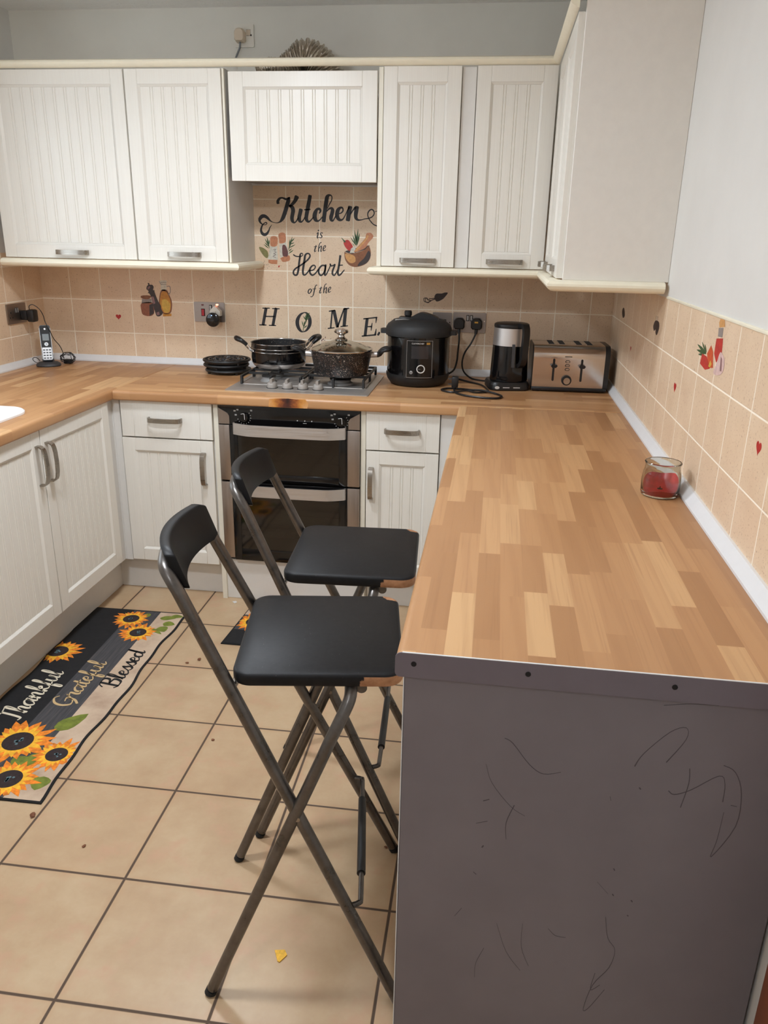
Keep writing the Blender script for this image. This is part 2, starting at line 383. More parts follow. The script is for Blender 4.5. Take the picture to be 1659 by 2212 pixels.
def text_obj(name,txt,size,mat,parent,M4,depth=.0004,shear=0.0,space=1.0):
    cu=bpy.data.curves.new(name,'FONT'); cu.body=txt; cu.size=size; cu.extrude=depth; cu.shear=shear; cu.align_x='CENTER'; cu.space_character=space
    t=bpy.data.objects.new(name,cu); COL.objects.link(t)
    dg=bpy.context.evaluated_depsgraph_get(); me=bpy.data.meshes.new_from_object(t.evaluated_get(dg))
    bpy.data.objects.remove(t); bpy.data.curves.remove(cu)
    me.transform(M4); me.materials.clear(); me.materials.append(M[mat]); me.name=name
    o=bpy.data.objects.new(name,me); COL.objects.link(o); o.parent=parent
    return o
def FACE(x,y,z): # text standing on a front that looks towards -y
    return Matrix.Translation((x,y,z))@Matrix.Rotation(PI/2,4,'X')
# ------------------------------------------------------------------ room frame
W=2.6737; TR=-.0081; ZC=2.387; YB=-5.2
RP=Vector((W,0,0))
def rw(x,y):   # point of the right-hand frame (x from the wall corner, y along it) in the room
    c,s=math.cos(TR),math.sin(TR); return (W+c*x-s*y, s*x+c*y)
STROKES={'kitchen':[[(11729,16291,137.1),(11727,16388,128.2),(11806,16486,99.5),(11913,16520,66.3),(12019,16489,88.4),(12108,16466,88.4),(12215,16507,88.4),(12260,16548,44.2)],[(12257,16540,66.3),(12204,16402,172.4),(12127,16175,181.3),(12047,15946,181.3),(11960,15733,172.4),(11872,15592,128.2),(11780,15509,61.9),(11653,15474,30.9),(11474,15496,30.9),(11350,15559,66.3),(11227,15672,121.6),(11104,15744,143.7),(10977,15734,159.2),(10884,15642,143.7),(10857,15552,106.1),(10913,15454,70.7),(11002,15397,39.8),(11128,15383,30.9),(11193,15442,39.8),(11149,15482,44.2),(11048,15431,44.2),(10983,15364,66.3),(10928,15239,81.8),(10915,15123,106.1),(10970,15007,128.2),(11078,14963,128.2),(11188,15019,110.5),(11274,15145,66.3),(11323,15262,44.2),(11417,15388,17.7)],[(12588,16568,203.4),(12515,16422,165.8),(12406,16292,132.6),(12297,16210,99.5),(12243,16186,75.2)],[(12252,16185,88.4),(12367,16130,165.8),(12409,16000,181.3),(12382,15853,172.4),(12352,15690,168.0),(12376,15559,145.9),(12461,15495,66.3),(12551,15562,55.3),(12634,15702,53.1)],[(12765,16041,176.9),(12727,15891,172.4),(12685,15728,168.0),(12700,15581,145.9),(12783,15533,70.7),(12873,15616,48.6),(12947,15748,44.2)],[(13186,16616,165.8),(13146,16414,168.0),(13095,16188,176.9),(13048,15961,176.9),(13009,15765,168.0),(13020,15619,145.9),(13104,15546,92.8),(13211,15605,53.1),(13328,15737,48.6)],[(12925,16040,55.3),(13191,16057,55.3)],[(13597,15896,48.6),(13651,16002,92.8),(13607,16079,106.1),(13501,16065,110.5),(13420,15934,176.9),(13383,15771,194.5),(13429,15633,163.6),(13532,15578,75.2),(13639,15645,53.1),(13755,15777,44.2)],[(13969,16103,30.9),(14048,16266,44.2),(14146,16427,48.6),(14172,16572,48.6),(14120,16648,57.5),(14024,16642,110.5),(13954,16569,168.0),(13917,16392,181.3),(13881,16183,181.3),(13848,15972,176.9),(13818,15761,176.9),(13794,15574,176.9)],[(13933,15990,53.1),(14048,16096,70.7),(14153,16109,119.4),(14197,16026,163.6),(14165,15880,165.8),(14127,15750,168.0),(14137,15639,137.1),(14213,15605,70.7),(14293,15720,53.1),(14355,15834,44.2)],[(14487,15898,44.2),(14592,15935,55.3),(14667,16033,66.3),(14636,16142,70.7),(14531,16135,106.1),(14434,16029,168.0),(14399,15851,181.3),(14434,15722,163.6),(14522,15642,119.4),(14645,15660,66.3),(14750,15808,48.6),(14864,16036,48.6),(14942,16165,66.3)],[(14982,16182,190.1),(14946,15988,190.1),(14912,15794,190.1),(14884,15635,190.1)],[(15004,15884,48.6),(15117,16055,57.5),(15212,16161,92.8)],[(15287,16183,181.3),(15260,16009,181.3),(15235,15848,172.4),(15259,15719,137.1),(15347,15652,79.6),(15487,15657,44.2),(15644,15700,39.8),(15818,15727,48.6),(15974,15794,48.6),(16059,15924,48.6),(16023,16052,55.3),(15918,16091,55.3),(15806,16001,55.3),(15773,15872,48.6),(15818,15727,44.2),(15924,15583,44.2),(16048,15472,44.2),(16189,15417,44.2)],[(16101,16005,26.5),(16188,16031,26.5)]],'heart_word':[[(12387,14131,55.3),(12468,14077,55.3),(12576,14058,48.6),(12685,14060,44.2),(12785,14084,39.8),(12822,14144,39.8),(12787,14197,44.2),(12718,14175,61.9),(12694,14091,88.4),(12674,13955,88.4),(12644,13786,90.6),(12622,13599,92.8),(12592,13428,92.8),(12540,13273,84.0),(12442,13245,79.6),(12371,13320,79.6),(12392,13440,75.2),(12494,13545,70.7),(12641,13633,66.3),(12806,13738,70.7),(12953,13843,70.7),(13099,13981,75.2),(13155,14100,70.7),(13102,14186,66.3),(12999,14184,70.7),(12924,14095,92.8),(12894,13909,99.5),(12861,13740,99.5),(12831,13569,99.5),(12810,13416,92.8),(12835,13280,84.0),(12926,13274,66.3),(13037,13387,57.5),(13120,13500,53.1)],[(13119,13457,53.1),(13238,13468,53.1),(13347,13530,53.1),(13393,13633,57.5),(13331,13691,61.9),(13222,13646,70.7),(13138,13509,84.0),(13145,13356,84.0),(13235,13264,79.6),(13344,13301,66.3),(13454,13414,57.5),(13537,13535,53.1)],[(13863,13661,66.3),(13764,13701,66.3),(13655,13656,75.2),(13555,13518,84.0),(13553,13365,84.0),(13634,13265,79.6),(13743,13319,61.9),(13835,13491,53.1),(13890,13678,44.2)],[(13869,13725,88.4),(13848,13542,88.4),(13825,13372,88.4),(13828,13278,70.7),(13888,13297,57.5),(13979,13460,53.1),(14070,13649,48.6),(14088,13759,44.2)],[(14076,13770,66.3),(14124,13684,61.9),(14232,13711,57.5),(14295,13741,66.3),(14250,13619,79.6),(14190,13465,84.0),(14186,13329,79.6),(14267,13280,66.3),(14339,13367,57.5),(14411,13504,48.6)],[(14546,14133,99.5),(14519,13945,92.8),(14492,13759,92.8),(14456,13573,92.8),(14429,13420,92.8),(14465,13294,79.6),(14555,13321,66.3),(14645,13425,57.5),(14729,13520,44.2)],[(14465,13713,44.2),(14654,13729,48.6)]],'is_word':[[(13549,15196,66.3),(13554,15167,66.3)],[(13462,15035,22.1),(13534,15089,44.2),(13524,15006,55.3),(13496,14907,55.3),(13514,14863,39.8),(13568,14916,17.7)],[(13742,15068,44.2),(13694,15092,30.9),(13640,15042,44.2),(13684,14976,53.1),(13711,14919,48.6),(13657,14869,30.9),(13598,14892,44.2)]],'the_word':[[(13439,14558,30.9),(13402,14440,53.1),(13365,14322,53.1),(13382,14281,35.4),(13446,14333,17.7)],[(13340,14486,26.5),(13475,14508,30.9)],[(13682,14679,39.8),(13628,14661,30.9),(13592,14594,39.8),(13564,14477,48.6),(13544,14289,48.6)],[(13558,14393,22.1),(13636,14506,35.4),(13681,14512,48.6),(13671,14412,48.6),(13647,14328,44.2),(13661,14287,30.9),(13715,14346,17.7)],[(13755,14394,22.1),(13832,14440,26.5),(13877,14516,39.8),(13847,14549,35.4),(13788,14498,39.8),(13760,14397,53.1),(13787,14328,44.2),(13885,14370,17.7)]],'of_the':[[(13154,12656,35.4),(13081,12613,48.6),(13045,12512,55.3),(13078,12450,39.8),(13152,12497,44.2),(13203,12602,55.3),(13154,12656,35.4)],[(13467,12833,39.8),(13403,12811,35.4),(13365,12710,48.6),(13327,12554,53.1),(13283,12388,44.2),(13223,12312,30.9),(13159,12310,44.2)],[(13255,12652,26.5),(13419,12668,26.5)],[(13661,12766,30.9),(13623,12644,53.1),(13586,12523,53.1),(13604,12480,35.4),(13668,12533,17.7)],[(13560,12691,26.5),(13697,12715,30.9)],[(13907,12892,39.8),(13852,12874,30.9),(13816,12804,39.8),(13787,12683,48.6),(13768,12490,48.6)],[(13781,12597,22.1),(13860,12714,35.4),(13906,12721,48.6),(13896,12617,48.6),(13872,12530,44.2),(13886,12488,30.9),(13941,12549,17.7)],[(13982,12599,22.1),(14060,12647,26.5),(14106,12726,39.8),(14075,12760,35.4),(14015,12706,39.8),(13987,12602,53.1),(14014,12531,44.2),(14114,12575,17.7)]],'H':[[(11031,11728,145.9),(10865,10972,137.1)],[(11509,11733,145.9),(11341,10969,137.1)],[(10868,11728,48.6),(11205,11738,48.6)],[(11335,11726,48.6),(11671,11725,48.6)],[(10692,10966,55.3),(11021,10966,48.6)],[(11153,10959,48.6),(11481,10956,48.6)],[(10987,11361,55.3),(11418,11367,55.3)]],'O':[[(12846,11593,39.8),(12678,11503,99.5),(12548,11313,159.2),(12508,11117,176.9),(12556,10904,159.2),(12665,10751,106.1),(12786,10715,44.2),(12945,10792,92.8),(13078,10993,145.9),(13112,11207,168.0),(13069,11418,145.9),(12966,11565,84.0),(12846,11593,39.8)]],'O_sprig':[[(12777,10751,26.5),(12821,10967,35.4),(12933,11237,48.6),(13040,11558,39.8)],[(12915,11254,17.7),(12859,11341,48.6),(12803,11427,11.1)],[(12808,10948,17.7),(12770,11076,48.6),(12732,11204,11.1)],[(12943,11308,17.7),(12948,11436,66.3),(12953,11564,11.1)],[(13000,11363,17.7),(13045,11479,66.3),(13090,11595,11.1)],[(12846,10985,17.7),(12847,11092,48.6),(12849,11199,11.1)],[(12971,11273,17.7),(13046,11346,53.1),(13121,11419,11.1)],[(12835,10896,17.7),(12906,10956,48.6),(12976,11016,11.1)],[(12932,11166,17.7),(12916,11307,44.2),(12899,11448,11.1)]],'M':[[(14170,11724,70.7),(14090,10936,70.7)],[(14018,11684,53.1),(14295,11736,53.1)],[(14247,11708,159.2),(14411,10991,137.1)],[(14416,10991,75.2),(14722,11819,66.3)],[(14795,11821,159.2),(14723,11046,150.3)],[(14700,11804,48.6),(14946,11843,57.5)],[(13964,10906,57.5),(14260,10949,48.6)],[(14563,11012,48.6),(14894,11058,48.6)]],'E':[[(15798,11405,137.1),(15712,10644,137.1)],[(15631,11391,57.5),(16256,11475,61.9)],[(16233,11480,79.6),(16206,11225,30.9)],[(15826,11046,48.6),(16008,11061,61.9)],[(16037,11225,30.9),(16008,11052,61.9),(15987,10871,30.9)],[(15566,10609,61.9),(16205,10691,66.3)],[(16228,10962,30.9),(16183,10695,97.3)],[(16340,10748,194.5),(16351,10742,194.5)]],'pepper_dots':[[(13562,10392,75.2),(13569,10387,75.2)],[(13660,10359,79.6),(13668,10354,79.6)],[(13729,10407,79.6),(13737,10401,79.6)],[(13832,10500,61.9),(13840,10495,61.9)],[(13798,10359,48.6),(13805,10354,48.6)],[(13488,10434,66.3),(13495,10429,66.3)],[(13422,10378,66.3),(13430,10373,66.3)],[(13329,10411,66.3),(13337,10406,66.3)],[(14092,10446,30.9),(14099,10441,30.9)]],'grinder_green':[[(11272,14381,13.9),(11223,14624,69.5),(11173,14866,8.7)],[(11233,14512,13.9),(11156,14655,45.2),(11078,14798,8.7)],[(11246,14459,13.9),(11156,14543,48.6),(11066,14627,8.7)],[(11244,14380,13.9),(11132,14464,45.2),(11020,14547,8.7)],[(11278,14565,13.9),(11277,14658,45.2),(11277,14749,8.7)],[(12163,14319,13.9),(12258,14611,69.5),(12353,14900,8.7)],[(12203,14531,13.9),(12224,14662,45.2),(12244,14794,8.7)],[(12277,14663,13.9),(12364,14750,48.6),(12450,14837,8.7)],[(12261,14585,13.9),(12347,14616,45.2),(12433,14647,8.7)],[(12201,14426,13.9),(12341,14494,45.2),(12480,14563,8.7)],[(12169,14267,13.9),(12241,14328,45.2),(12314,14388,8.7)],[(12167,14174,13.9),(12279,14253,48.6),(12391,14331,8.7)]],'grinder_text':[[(11457,14332,24.3),(11571,14334,27.8),(11512,14267,20.8),(11582,14215,27.8),(11466,14160,24.3),(11565,14122,31.3),(11448,14040,24.3),(11562,13989,31.3)]],'grinder_dots':[[(11024,13804,34.7),(11028,13800,34.7)],[(11005,13663,45.2),(11009,13659,45.2)],[(11106,13659,48.6),(11110,13655,48.6)],[(11193,13694,38.2),(11198,13690,38.2)],[(10994,13562,34.7),(10999,13558,34.7)],[(11159,13519,41.7),(11163,13515,41.7)],[(11339,13523,31.3),(11344,13519,31.3)],[(11420,13572,27.8),(11424,13568,27.8)],[(11248,13595,31.3),(11252,13591,31.3)]],'red_dot':[[(11695,13608,97.3),(11706,13603,97.3)]],'mortar_green':[[(14597,14892,19.9),(14688,14798,48.3),(14757,14725,85.3)],[(15293,14576,14.2),(15319,14931,73.9),(15344,15284,8.5)],[(15281,14586,14.2),(15234,14909,62.5),(15186,15229,8.5)],[(15258,14586,14.2),(15183,14802,62.5),(15108,15017,8.5)],[(15259,14575,14.2),(15132,14753,48.3),(15006,14931,8.5)],[(15315,14619,14.2),(15370,14864,65.4),(15425,15107,8.5)],[(15280,14724,14.2),(15268,14893,56.9),(15255,15062,8.5)],[(15179,14542,14.2),(15139,14610,28.4),(15099,14678,8.5)]],'oil_handle':[[(6275,12582,30.3),(6423,12586,34.1),(6429,12343,34.1),(6329,12219,49.3)],[(5916,12814,18.9),(5987,12680,22.7)],[(5992,12741,18.9),(6264,12763,18.9)],[(5994,12665,18.9),(6258,12680,18.9)]],'sauce_green':[[(16621,12470,25.6),(16173,12519,85.3),(15705,12571,17.1)],[(16621,12470,25.6),(16369,12572,68.2),(16111,12676,17.1)],[(16553,12461,25.6),(16139,12451,76.8),(15708,12440,17.1)],[(16424,12425,25.6),(16177,12392,59.7),(15923,12357,17.1)],[(16634,12508,25.6),(16513,12582,68.2),(16391,12656,17.1)]],'bird_lines':[[(18858,12397,37.9),(18718,12374,32.8),(18602,12366,30.3)],[(18890,12364,50.5),(18761,12316,35.4),(18583,12209,50.5)],[(18374,12379,30.3),(18454,12400,37.9),(18526,12383,42.9),(18558,12325,42.9),(18681,12290,37.9),(18573,12208,50.5),(18481,12225,37.9),(18399,12252,32.8),(18374,12379,30.3)],[(18455,12391,30.3),(18460,12244,30.3)]],'birdr2_lines':[[(9979,12584,34.0),(9960,12754,34.0)],[(10172,12603,34.0),(10227,12762,34.0)]]}
POLYS={'grinders':[('wood',[(11336,14829),(11402,14896),(11545,14912),(11643,14861),(11676,14783),(11619,14493),(11347,14481),(11327,14777)]),('pale',[(11332,14474),(11618,14480),(11637,14388),(11655,13991),(11631,13891),(11222,13902),(11226,14048),(11301,14381)]),('wood',[(11214,13895),(11638,13884),(11618,13704),(11367,13705),(11210,13755)]),('wood',[(11708,14915),(11732,15006),(11847,15067),(11974,15050),(12043,14960),(12021,14659),(11764,14601),(11739,14745)]),('pale',[(11771,14595),(12021,14652),(12141,14319),(12157,14055),(11791,13987),(11751,14390)]),('maroon',[(11882,14498),(12018,14527),(12133,14266),(12114,14054),(12021,14045),(11886,14089)]),('wood',[(11798,13981),(12172,14102),(12218,13904),(12073,13827),(11886,13810),(11817,13888)]),('olive',[(10801,14431),(11000,14389),(11182,14247),(11219,14048),(11144,13954),(11003,14044),(10839,14279)])],'mortar':[('dark',[(14769,14299),(14952,14388),(15792,14591),(15838,14523),(15692,14424),(15238,14276),(15078,14230)]),('red',[(14694,14713),(14802,14800),(14916,14802),(15019,14687),(15122,14530),(15031,14443),(14986,14356),(14883,14386),(14746,14544)]),('pale',[(14975,14260),(15043,14454),(15168,14531),(15259,14543),(15192,14264)]),('wood',[(15225,14404),(15440,14642),(15664,14880),(15697,15017),(15752,15113),(15921,15121),(16024,15023),(16014,14918),(15802,14692),(15703,14499),(15431,14366),(15283,14304),(15169,14307)]),('tan',[(15237,14394),(15463,14632),(15698,14880),(15742,15018),(15821,15009),(15755,14860),(15520,14591),(15283,14341)]),('brown',[(14740,14309),(14815,14257),(15078,14230),(15238,14265),(15465,14334),(15692,14435),(15809,14575),(15896,14471),(15933,14248),(15890,14022),(15733,13825),(15471,13701),(15184,13662),(14931,13753),(14781,13944),(14735,14126)]),('tan',[(14781,14224),(15078,14187),(15216,14093),(15229,13889),(15034,13820),(14873,13925),(14781,14073)]),('dark',[(15639,14060),(15806,14352),(15909,14290),(15906,14097),(15733,13836),(15356,13698),(15412,13850)])],'oil':[('brown',[(4947,12090),(5068,12147),(5400,12148),(5459,12073),(5286,11976),(5022,12000)]),('grey',[(5004,11984),(5471,12012),(5487,11813),(4970,11783)]),('rust',[(4961,11783),(5521,11814),(5548,11336),(5319,11198),(4990,11258),(4926,11473)]),('dark',[(5347,11717),(5536,11799),(5544,11336),(5320,11205)]),('pale',[(5916,12822),(6279,12853),(6249,12672),(6254,12415),(5990,12408),(5986,12665)]),('brown',[(5981,12400),(6254,12422),(6369,12205),(6465,11948),(6466,11672),(6355,11361),(5989,11350),(5845,11731),(5850,11992)]),('amber',[(6009,12332),(6223,12338),(6326,12173),(6406,11931),(6403,11670),(6308,11398),(6034,11390),(5895,11733),(5898,11978)]),('yellow',[(6013,11966),(6181,12001),(6365,11823),(6378,11670),(6293,11421),(6069,11414),(5962,11735)]),('amber',[(5997,11342),(6412,11347),(6403,11231),(5986,11202)]),('dark',[(5348,12709),(5431,12711),(5441,12644),(5573,12639),(5630,12535),(5587,12412),(5675,12384),(5654,12323),(5808,11884),(5925,11687),(5913,11533),(6000,11381),(5855,11222),(5687,11209),(5617,11370),(5580,11523),(5519,11799),(5476,12074),(5391,12239),(5328,12283),(5367,12345),(5268,12449),(5303,12572),(5375,12634)]),('mauve',[(5495,12105),(5595,12107),(5652,11803),(5565,11754),(5526,11876)]),('mauve',[(5315,12511),(5437,12590),(5464,12515),(5339,12406)]),('mauve',[(5667,11371),(5804,11422),(5826,11283),(5707,11248)])],'sauce':[('red',[(16200,12174),(16273,12423),(16731,12414),(17160,12193),(16744,12101)]),('orange',[(16723,12484),(16977,12711),(17230,12587),(17420,12250),(17019,12189)]),('tan',[(17350,13267),(17425,13358),(17774,13366),(17888,13230),(17444,13168)]),('grey',[(17387,13153),(17772,13193),(17801,12990),(17437,12964)]),('red',[(17337,12910),(17869,12973),(17964,12619),(17619,12401),(17332,12567)]),('pink',[(17507,12177),(17681,12410),(17849,12670),(18263,12545),(18257,12287),(17993,12172),(17652,12130)]),('mauve',[(18027,12276),(17936,12581),(18053,12548),(18171,12282)]),('yellow',[(16999,12221),(17114,12379),(17261,12313),(17178,12222)])],'bird':[('dark',[(18858,12402),(18859,12499),(18921,12588),(19011,12610),(19171,12614),(19300,12657),(19419,12665),(19441,12622),(19356,12503),(19251,12384),(19153,12322),(19045,12271),(18944,12268),(18891,12335)])],'birdr1':[('dark',[(2733,12285),(2889,12436),(3222,12435),(3522,12235),(3408,12108),(3041,12082)])],'birdr2':[('dark',[(9658,12395),(9816,12568),(10087,12626),(10509,12605),(10632,12433),(10422,12210),(10200,12232),(10083,12345),(9887,12276)])]}
SCRIB=[[(1559,7572,10),(1692,7492,12),(1975,7129,10),(2206,6979,10),(2474,7047,5)],[(3575,7298,18),(3684,7548,10),(4011,7966,8),(4235,8074,8),(4264,7869,8),(4032,7426,14)],[(4136,6906,16),(4232,6852,14),(4462,6969,12),(4833,7276,10),(4940,7138,10),(4957,6811,14)],[(4389,7352,12),(4412,7073,12),(4352,6622,12)],[(4871,7474,10),(5059,7368,12),(5204,6997,12),(5217,6376,12),(4944,5739,10),(4983,6070,8),(5004,6617,5)],[(1796,6314,14),(1690,5949,12),(1713,5619,8)],[(1299,7049,4),(1414,6702,6),(1742,6284,6),(1979,6129,4)],[(1297,6338,16),(1389,6378,14)],[(1206,5875,8),(1386,5942,8)],[(1330,5397,22),(1351,5434,22)],[(1216,4862,10),(1266,4819,14)],[(1061,4046,6),(949,3855,6)],[(3484,5277,20),(3502,5245,20)],[(3524,4748,20),(3543,4721,20)],[(3836,4666,24),(3855,4639,24)],[(3811,4340,20),(3827,4328,20)],[(3693,6909,24),(3714,6885,24)],[(3466,4245,6),(3554,3795,8),(3697,3556,7),(3645,3148,10),(3415,2699,10),(3313,2121,8),(3393,2136,7),(3623,2625,7)],[(3426,2974,8),(3387,2583,10),(3533,2720,6)],[(1493,3212,6),(1371,2836,7),(1369,2501,7)],[(2113,3873,4),(2133,3347,6),(2285,2939,5)],[(1678,3804,4),(1881,3196,5),(2153,2806,4)],[(2551,3840,5),(2682,3704,8),(2860,3691,5)],[(3864,8425,5),(4244,8493,6),(4643,8507,5)],[(3271,6686,8),(3290,6611,8)],[(5086,6761,10),(5175,6751,8)],[(3255,4965,3),(3449,4746,4)]]
# ------------------------------------------------------------------ the setting
def quad(bm,*pts): bm.faces.new([bm.verts.new(p) for p in pts])
def build_room():
    b=new(); box(b,-.12,W+.30,YB-.12,.12,-.12,0); struct('floor',b,'floor_tile')
    b=new(); box(b,-.12,W+.30,YB-.12,.12,ZC,ZC+.12); struct('ceiling',b,'ceiling_paint')
    b=new(); box(b,-.12,W+.30,.0,.12,0,ZC); wb=struct('wall_back',b,'wall_paint_grey')
    b=new(); wy0,wy1,wz0,wz1=-2.05,-.80,1.16,2.08
    box(b,-.12,0,wy1,0,0,ZC); box(b,-.12,0,YB,wy0,0,ZC); box(b,-.12,0,wy0,wy1,0,wz0); box(b,-.12,0,wy0,wy1,wz1,ZC); wl=struct('wall_left',b,'wall_paint')
    b=new(); f=.05
    for q in ((wy0,wy0+f,wz0,wz1),(wy1-f,wy1,wz0,wz1),(wy0+f,wy1-f,wz0,wz0+f),(wy0+f,wy1-f,wz1-f,wz1),(-1.445,-1.405,wz0+f,wz1-f)): box(b,-.10,-.04,q[0],q[1],q[2],q[3],.004)
    wn=struct('fill_window_1',b,'pvc_white')  # added window out of view, lets sky light in as fill
    b=new(); box(b,-.072,-.068,wy0+f-.004,wy1-f+.004,wz0+f-.004,wz1-f+.004); obj('pane',b,'window_glass',wn)
    b=new(); box(b,-.12,.03,wy0-.02,wy1+.02,wz0-.022,wz0,.003); obj('sill',b,'pvc_white',wn)
    b=new(); box(b,0,.12,YB,0.0,0,ZC); wr=struct('wall_right',b,'wall_paint'); wr.location=(W,0,0); wr.rotation_euler=(0,0,TR)
    b=new(); box(b,-.12,W+.30,YB-.12,YB,0,ZC); struct('wall_front',b,'wall_paint')
    # tiling (8 mm would hide the decals' seat: a thin bonded layer)
    b=new(); box(b,.0,W,-.001,.002,.88,1.40); box(b,1.03,1.70,-.001,.002,1.40,1.712); struct('tiling',b,'tile_back',wb,smooth=False)
    b=new(); box(b,-.002,.001,-2.45,0,.88,1.13); box(b,-.002,.001,-.775,0,1.13,1.40); struct('tiling',b,'tile_left',wl,smooth=False)
    b=new(); box(b,-.001,.002,-2.62,0,.88,1.340,0); struct('tiling',b,'tile_right',wr,smooth=False)
    b=new(); box(b,-.004,.003,-2.62,-1.13,1.337,1.345,.002); struct('tile_edge',b,'cream_trim',wr)
    # white upstand strips between worktop and tiles
    prof=[(0,0),(.022,0),(.022,.006),(.006,.030),(0,.030)]
    b=new(); sweep_plan(b,[(.002,-.022),(W-.022,-.022)],[(-.021+p[0],p[1]) for p in prof],.8985); struct('trim_1',b,'pvc_white')
    b=new(); sweep_plan(b,[(.022,-2.35),(.022,-.002)],[(-.021+p[0],p[1]) for p in prof],.8985); struct('trim_2',b,'pvc_white')
    b=new(); sweep_plan(b,[(-.022,-.002),(-.022,-2.62)],[(-.021+p[0],p[1]) for p in prof],.8985); t=struct('trim_3',b,'pvc_white'); t.location=(W,0,0); t.rotation_euler=(0,0,TR)
    # timber architrave on the right wall just past the breakfast bar end
    b=new(); box(b,-.022,0,-2.74,-2.655,0,2.06,.004); t=struct('trim_4',b,'brown_wood'); t.location=(W,0,0); t.rotation_euler=(0,0,TR)
    # lamp: a round fitting on the ceiling
    # two round fittings in line over the kitchen floor; the far third is added fill
    for lab,x,y,mt in (('round white ceiling light with an opal diffuser nearest the hob',1.205,-1.36,'lamp_globe'),('round white ceiling light with an opal diffuser over the stools',1.205,-2.50,'lamp_dim'),('added dimmer round white fill light over the dining end behind the breakfast bar',1.35,-4.35,'lamp_far_fill')):
        l=thing('ceiling_light',lab,'lamp',(x,y,ZC-.16))
        b=new(); lathe(b,[(0,.16),(.06,.16),(.07,.10),(.128,.04),(.130,.002),(.124,.002),(.120,.012),(0,.012)],48); obj('shade',b,'plastic_lamp_base',l)
        b=new(); lathe(b,[(0,-.022),(.05,-.020),(.09,-.013),(.112,-.002),(.1195,.011),(0,.011)],48); obj('diffuser',b,mt,l)
build_room()
# ------------------------------------------------------------------ cabinet parts
def handle(name,parent,c,L,vert=False,proj=.028,w=.0185,t=.0055,mat='nickel'):
    """bow handle on a front that looks towards -y; c is its centre on the door face"""
    b=new(); pts=[(-L/2,.0),(-L/2,proj*.55),(-L/2+.006,proj*.85),(-L/2+.016,proj),(-L/4,proj+.003),(0,proj+.004),(L/4,proj+.003),(L/2-.016,proj),(L/2-.006,proj*.85),(L/2,proj*.55),(L/2,0)]
    if vert: mf=lambda p,h:(c[0]+h,c[1]-p[1],c[2]+p[0])
    else: mf=lambda p,h:(c[0]+p[0],c[1]-p[1],c[2]+h)
    strap(b,pts,t,mf,-w/2,w/2); bmesh.ops.recalc_face_normals(b,faces=b.faces)
    return obj(name,b,mat if not vert else 'nickel',parent,angle=28)
def panel_door(parent,x0,x1,z0,z1,yf=0.0,t=.02,sw=.052,rt=.054,rb=.054,name='door',grooves=None,flat=False):
    """tongue-and-groove panelled door; front plane at yf-t"""
    yo=yf-t
    b=new(); ch=.006
    box(b,x0,x1,yf-t+.0112,yf,z0,z1,.001,1)
    bev=.0016
    def rail(xa,xb,za,zb,edges):
        vs=None
        # front slab with a chamfer on the inner edges
        x_a,x_b,z_a,z_b=xa,xb,za,zb
        box(b,x_a,x_b,yo,yo+.0125,z_a,z_b,bev,2)
    rail(x0,x0+sw,z0,z1,0); rail(x1-sw,x1,z0,z1,0)
    rail(x0+sw,x1-sw,z1-rt,z1,0); rail(x0+sw,x1-sw,z0,z0+rb,0)
    if not flat:
        # sloping moulding round the panel
        xa,xb,za,zb=x0+sw,x1-sw,z0+rb,z1-rt; y1=yo+.0005; y2=yo+.0075; s=.009
        q=[(xa,za),(xb,za),(xb,zb),(xa,zb)]; r=[(xa+s,za+s),(xb-s,za+s),(xb-s,zb-s),(xa+s,zb-s)]
        for i in range(4):
            j=(i+1)%4; quad(b,(q[i][0],y1,q[i][1]),(q[j][0],y1,q[j][1]),(r[j][0],y2,r[j][1]),(r[i][0],y2,r[i][1]))
        # grooved boards
        xa+=s; xb-=s; za+=s; zb-=s; n=grooves if grooves is not None else max(1,round((xb-xa)/.047)-1); pitch=(xb-xa)/(n+1); yp=yo+.0065; gd=.0026
        prof=[(xa,yp)]
        for i in range(1,n+1):
            c=xa+pitch*i
            for o in (-.0050,.0050): prof+= [(c+o-.0019,yp),(c+o,yp+gd),(c+o+.0019,yp)]
        prof.append((xb,yp))
        for p,q2 in zip(prof,prof[1:]): quad(b,(p[0],p[1],za),(q2[0],q2[1],za),(q2[0],q2[1],zb),(p[0],p[1],zb))
    return obj(name,b,'white_foil',parent,angle=20)
def drawer_front(parent,x0,x1,z0,z1,yf=0.0,t=.02,sw=.052):
    b=new(); yo=yf-t; box(b,x0,x1,yo+.004,yf,z0,z1,.001,1)
    box(b,x0,x0+sw,yo,yo+.006,z0,z1,.0014,2); box(b,x1-sw,x1,yo,yo+.006,z0,z1,.0014,2); box(b,x0+sw,x1-sw,yo,yo+.006,z0,z1,.0014,2)
    return obj('drawer',b,'white_foil',parent,angle=20)
def carcass(parent,w,d,h,top=True,mat='white_panel',name='carcass',bottom=True,t=.018):
    b=new()
    box(b,0,t,0,d,0,h,.0008,1); box(b,w-t,w,0,d,0,h,.0008,1)
    if bottom: box(b,t,w-t,0,d,0,t)
    if top: box(b,t,w-t,0,d,h-t,h)
    box(b,t,w-t,d-.006,d,0,h)
    return obj(name,b,mat,parent)
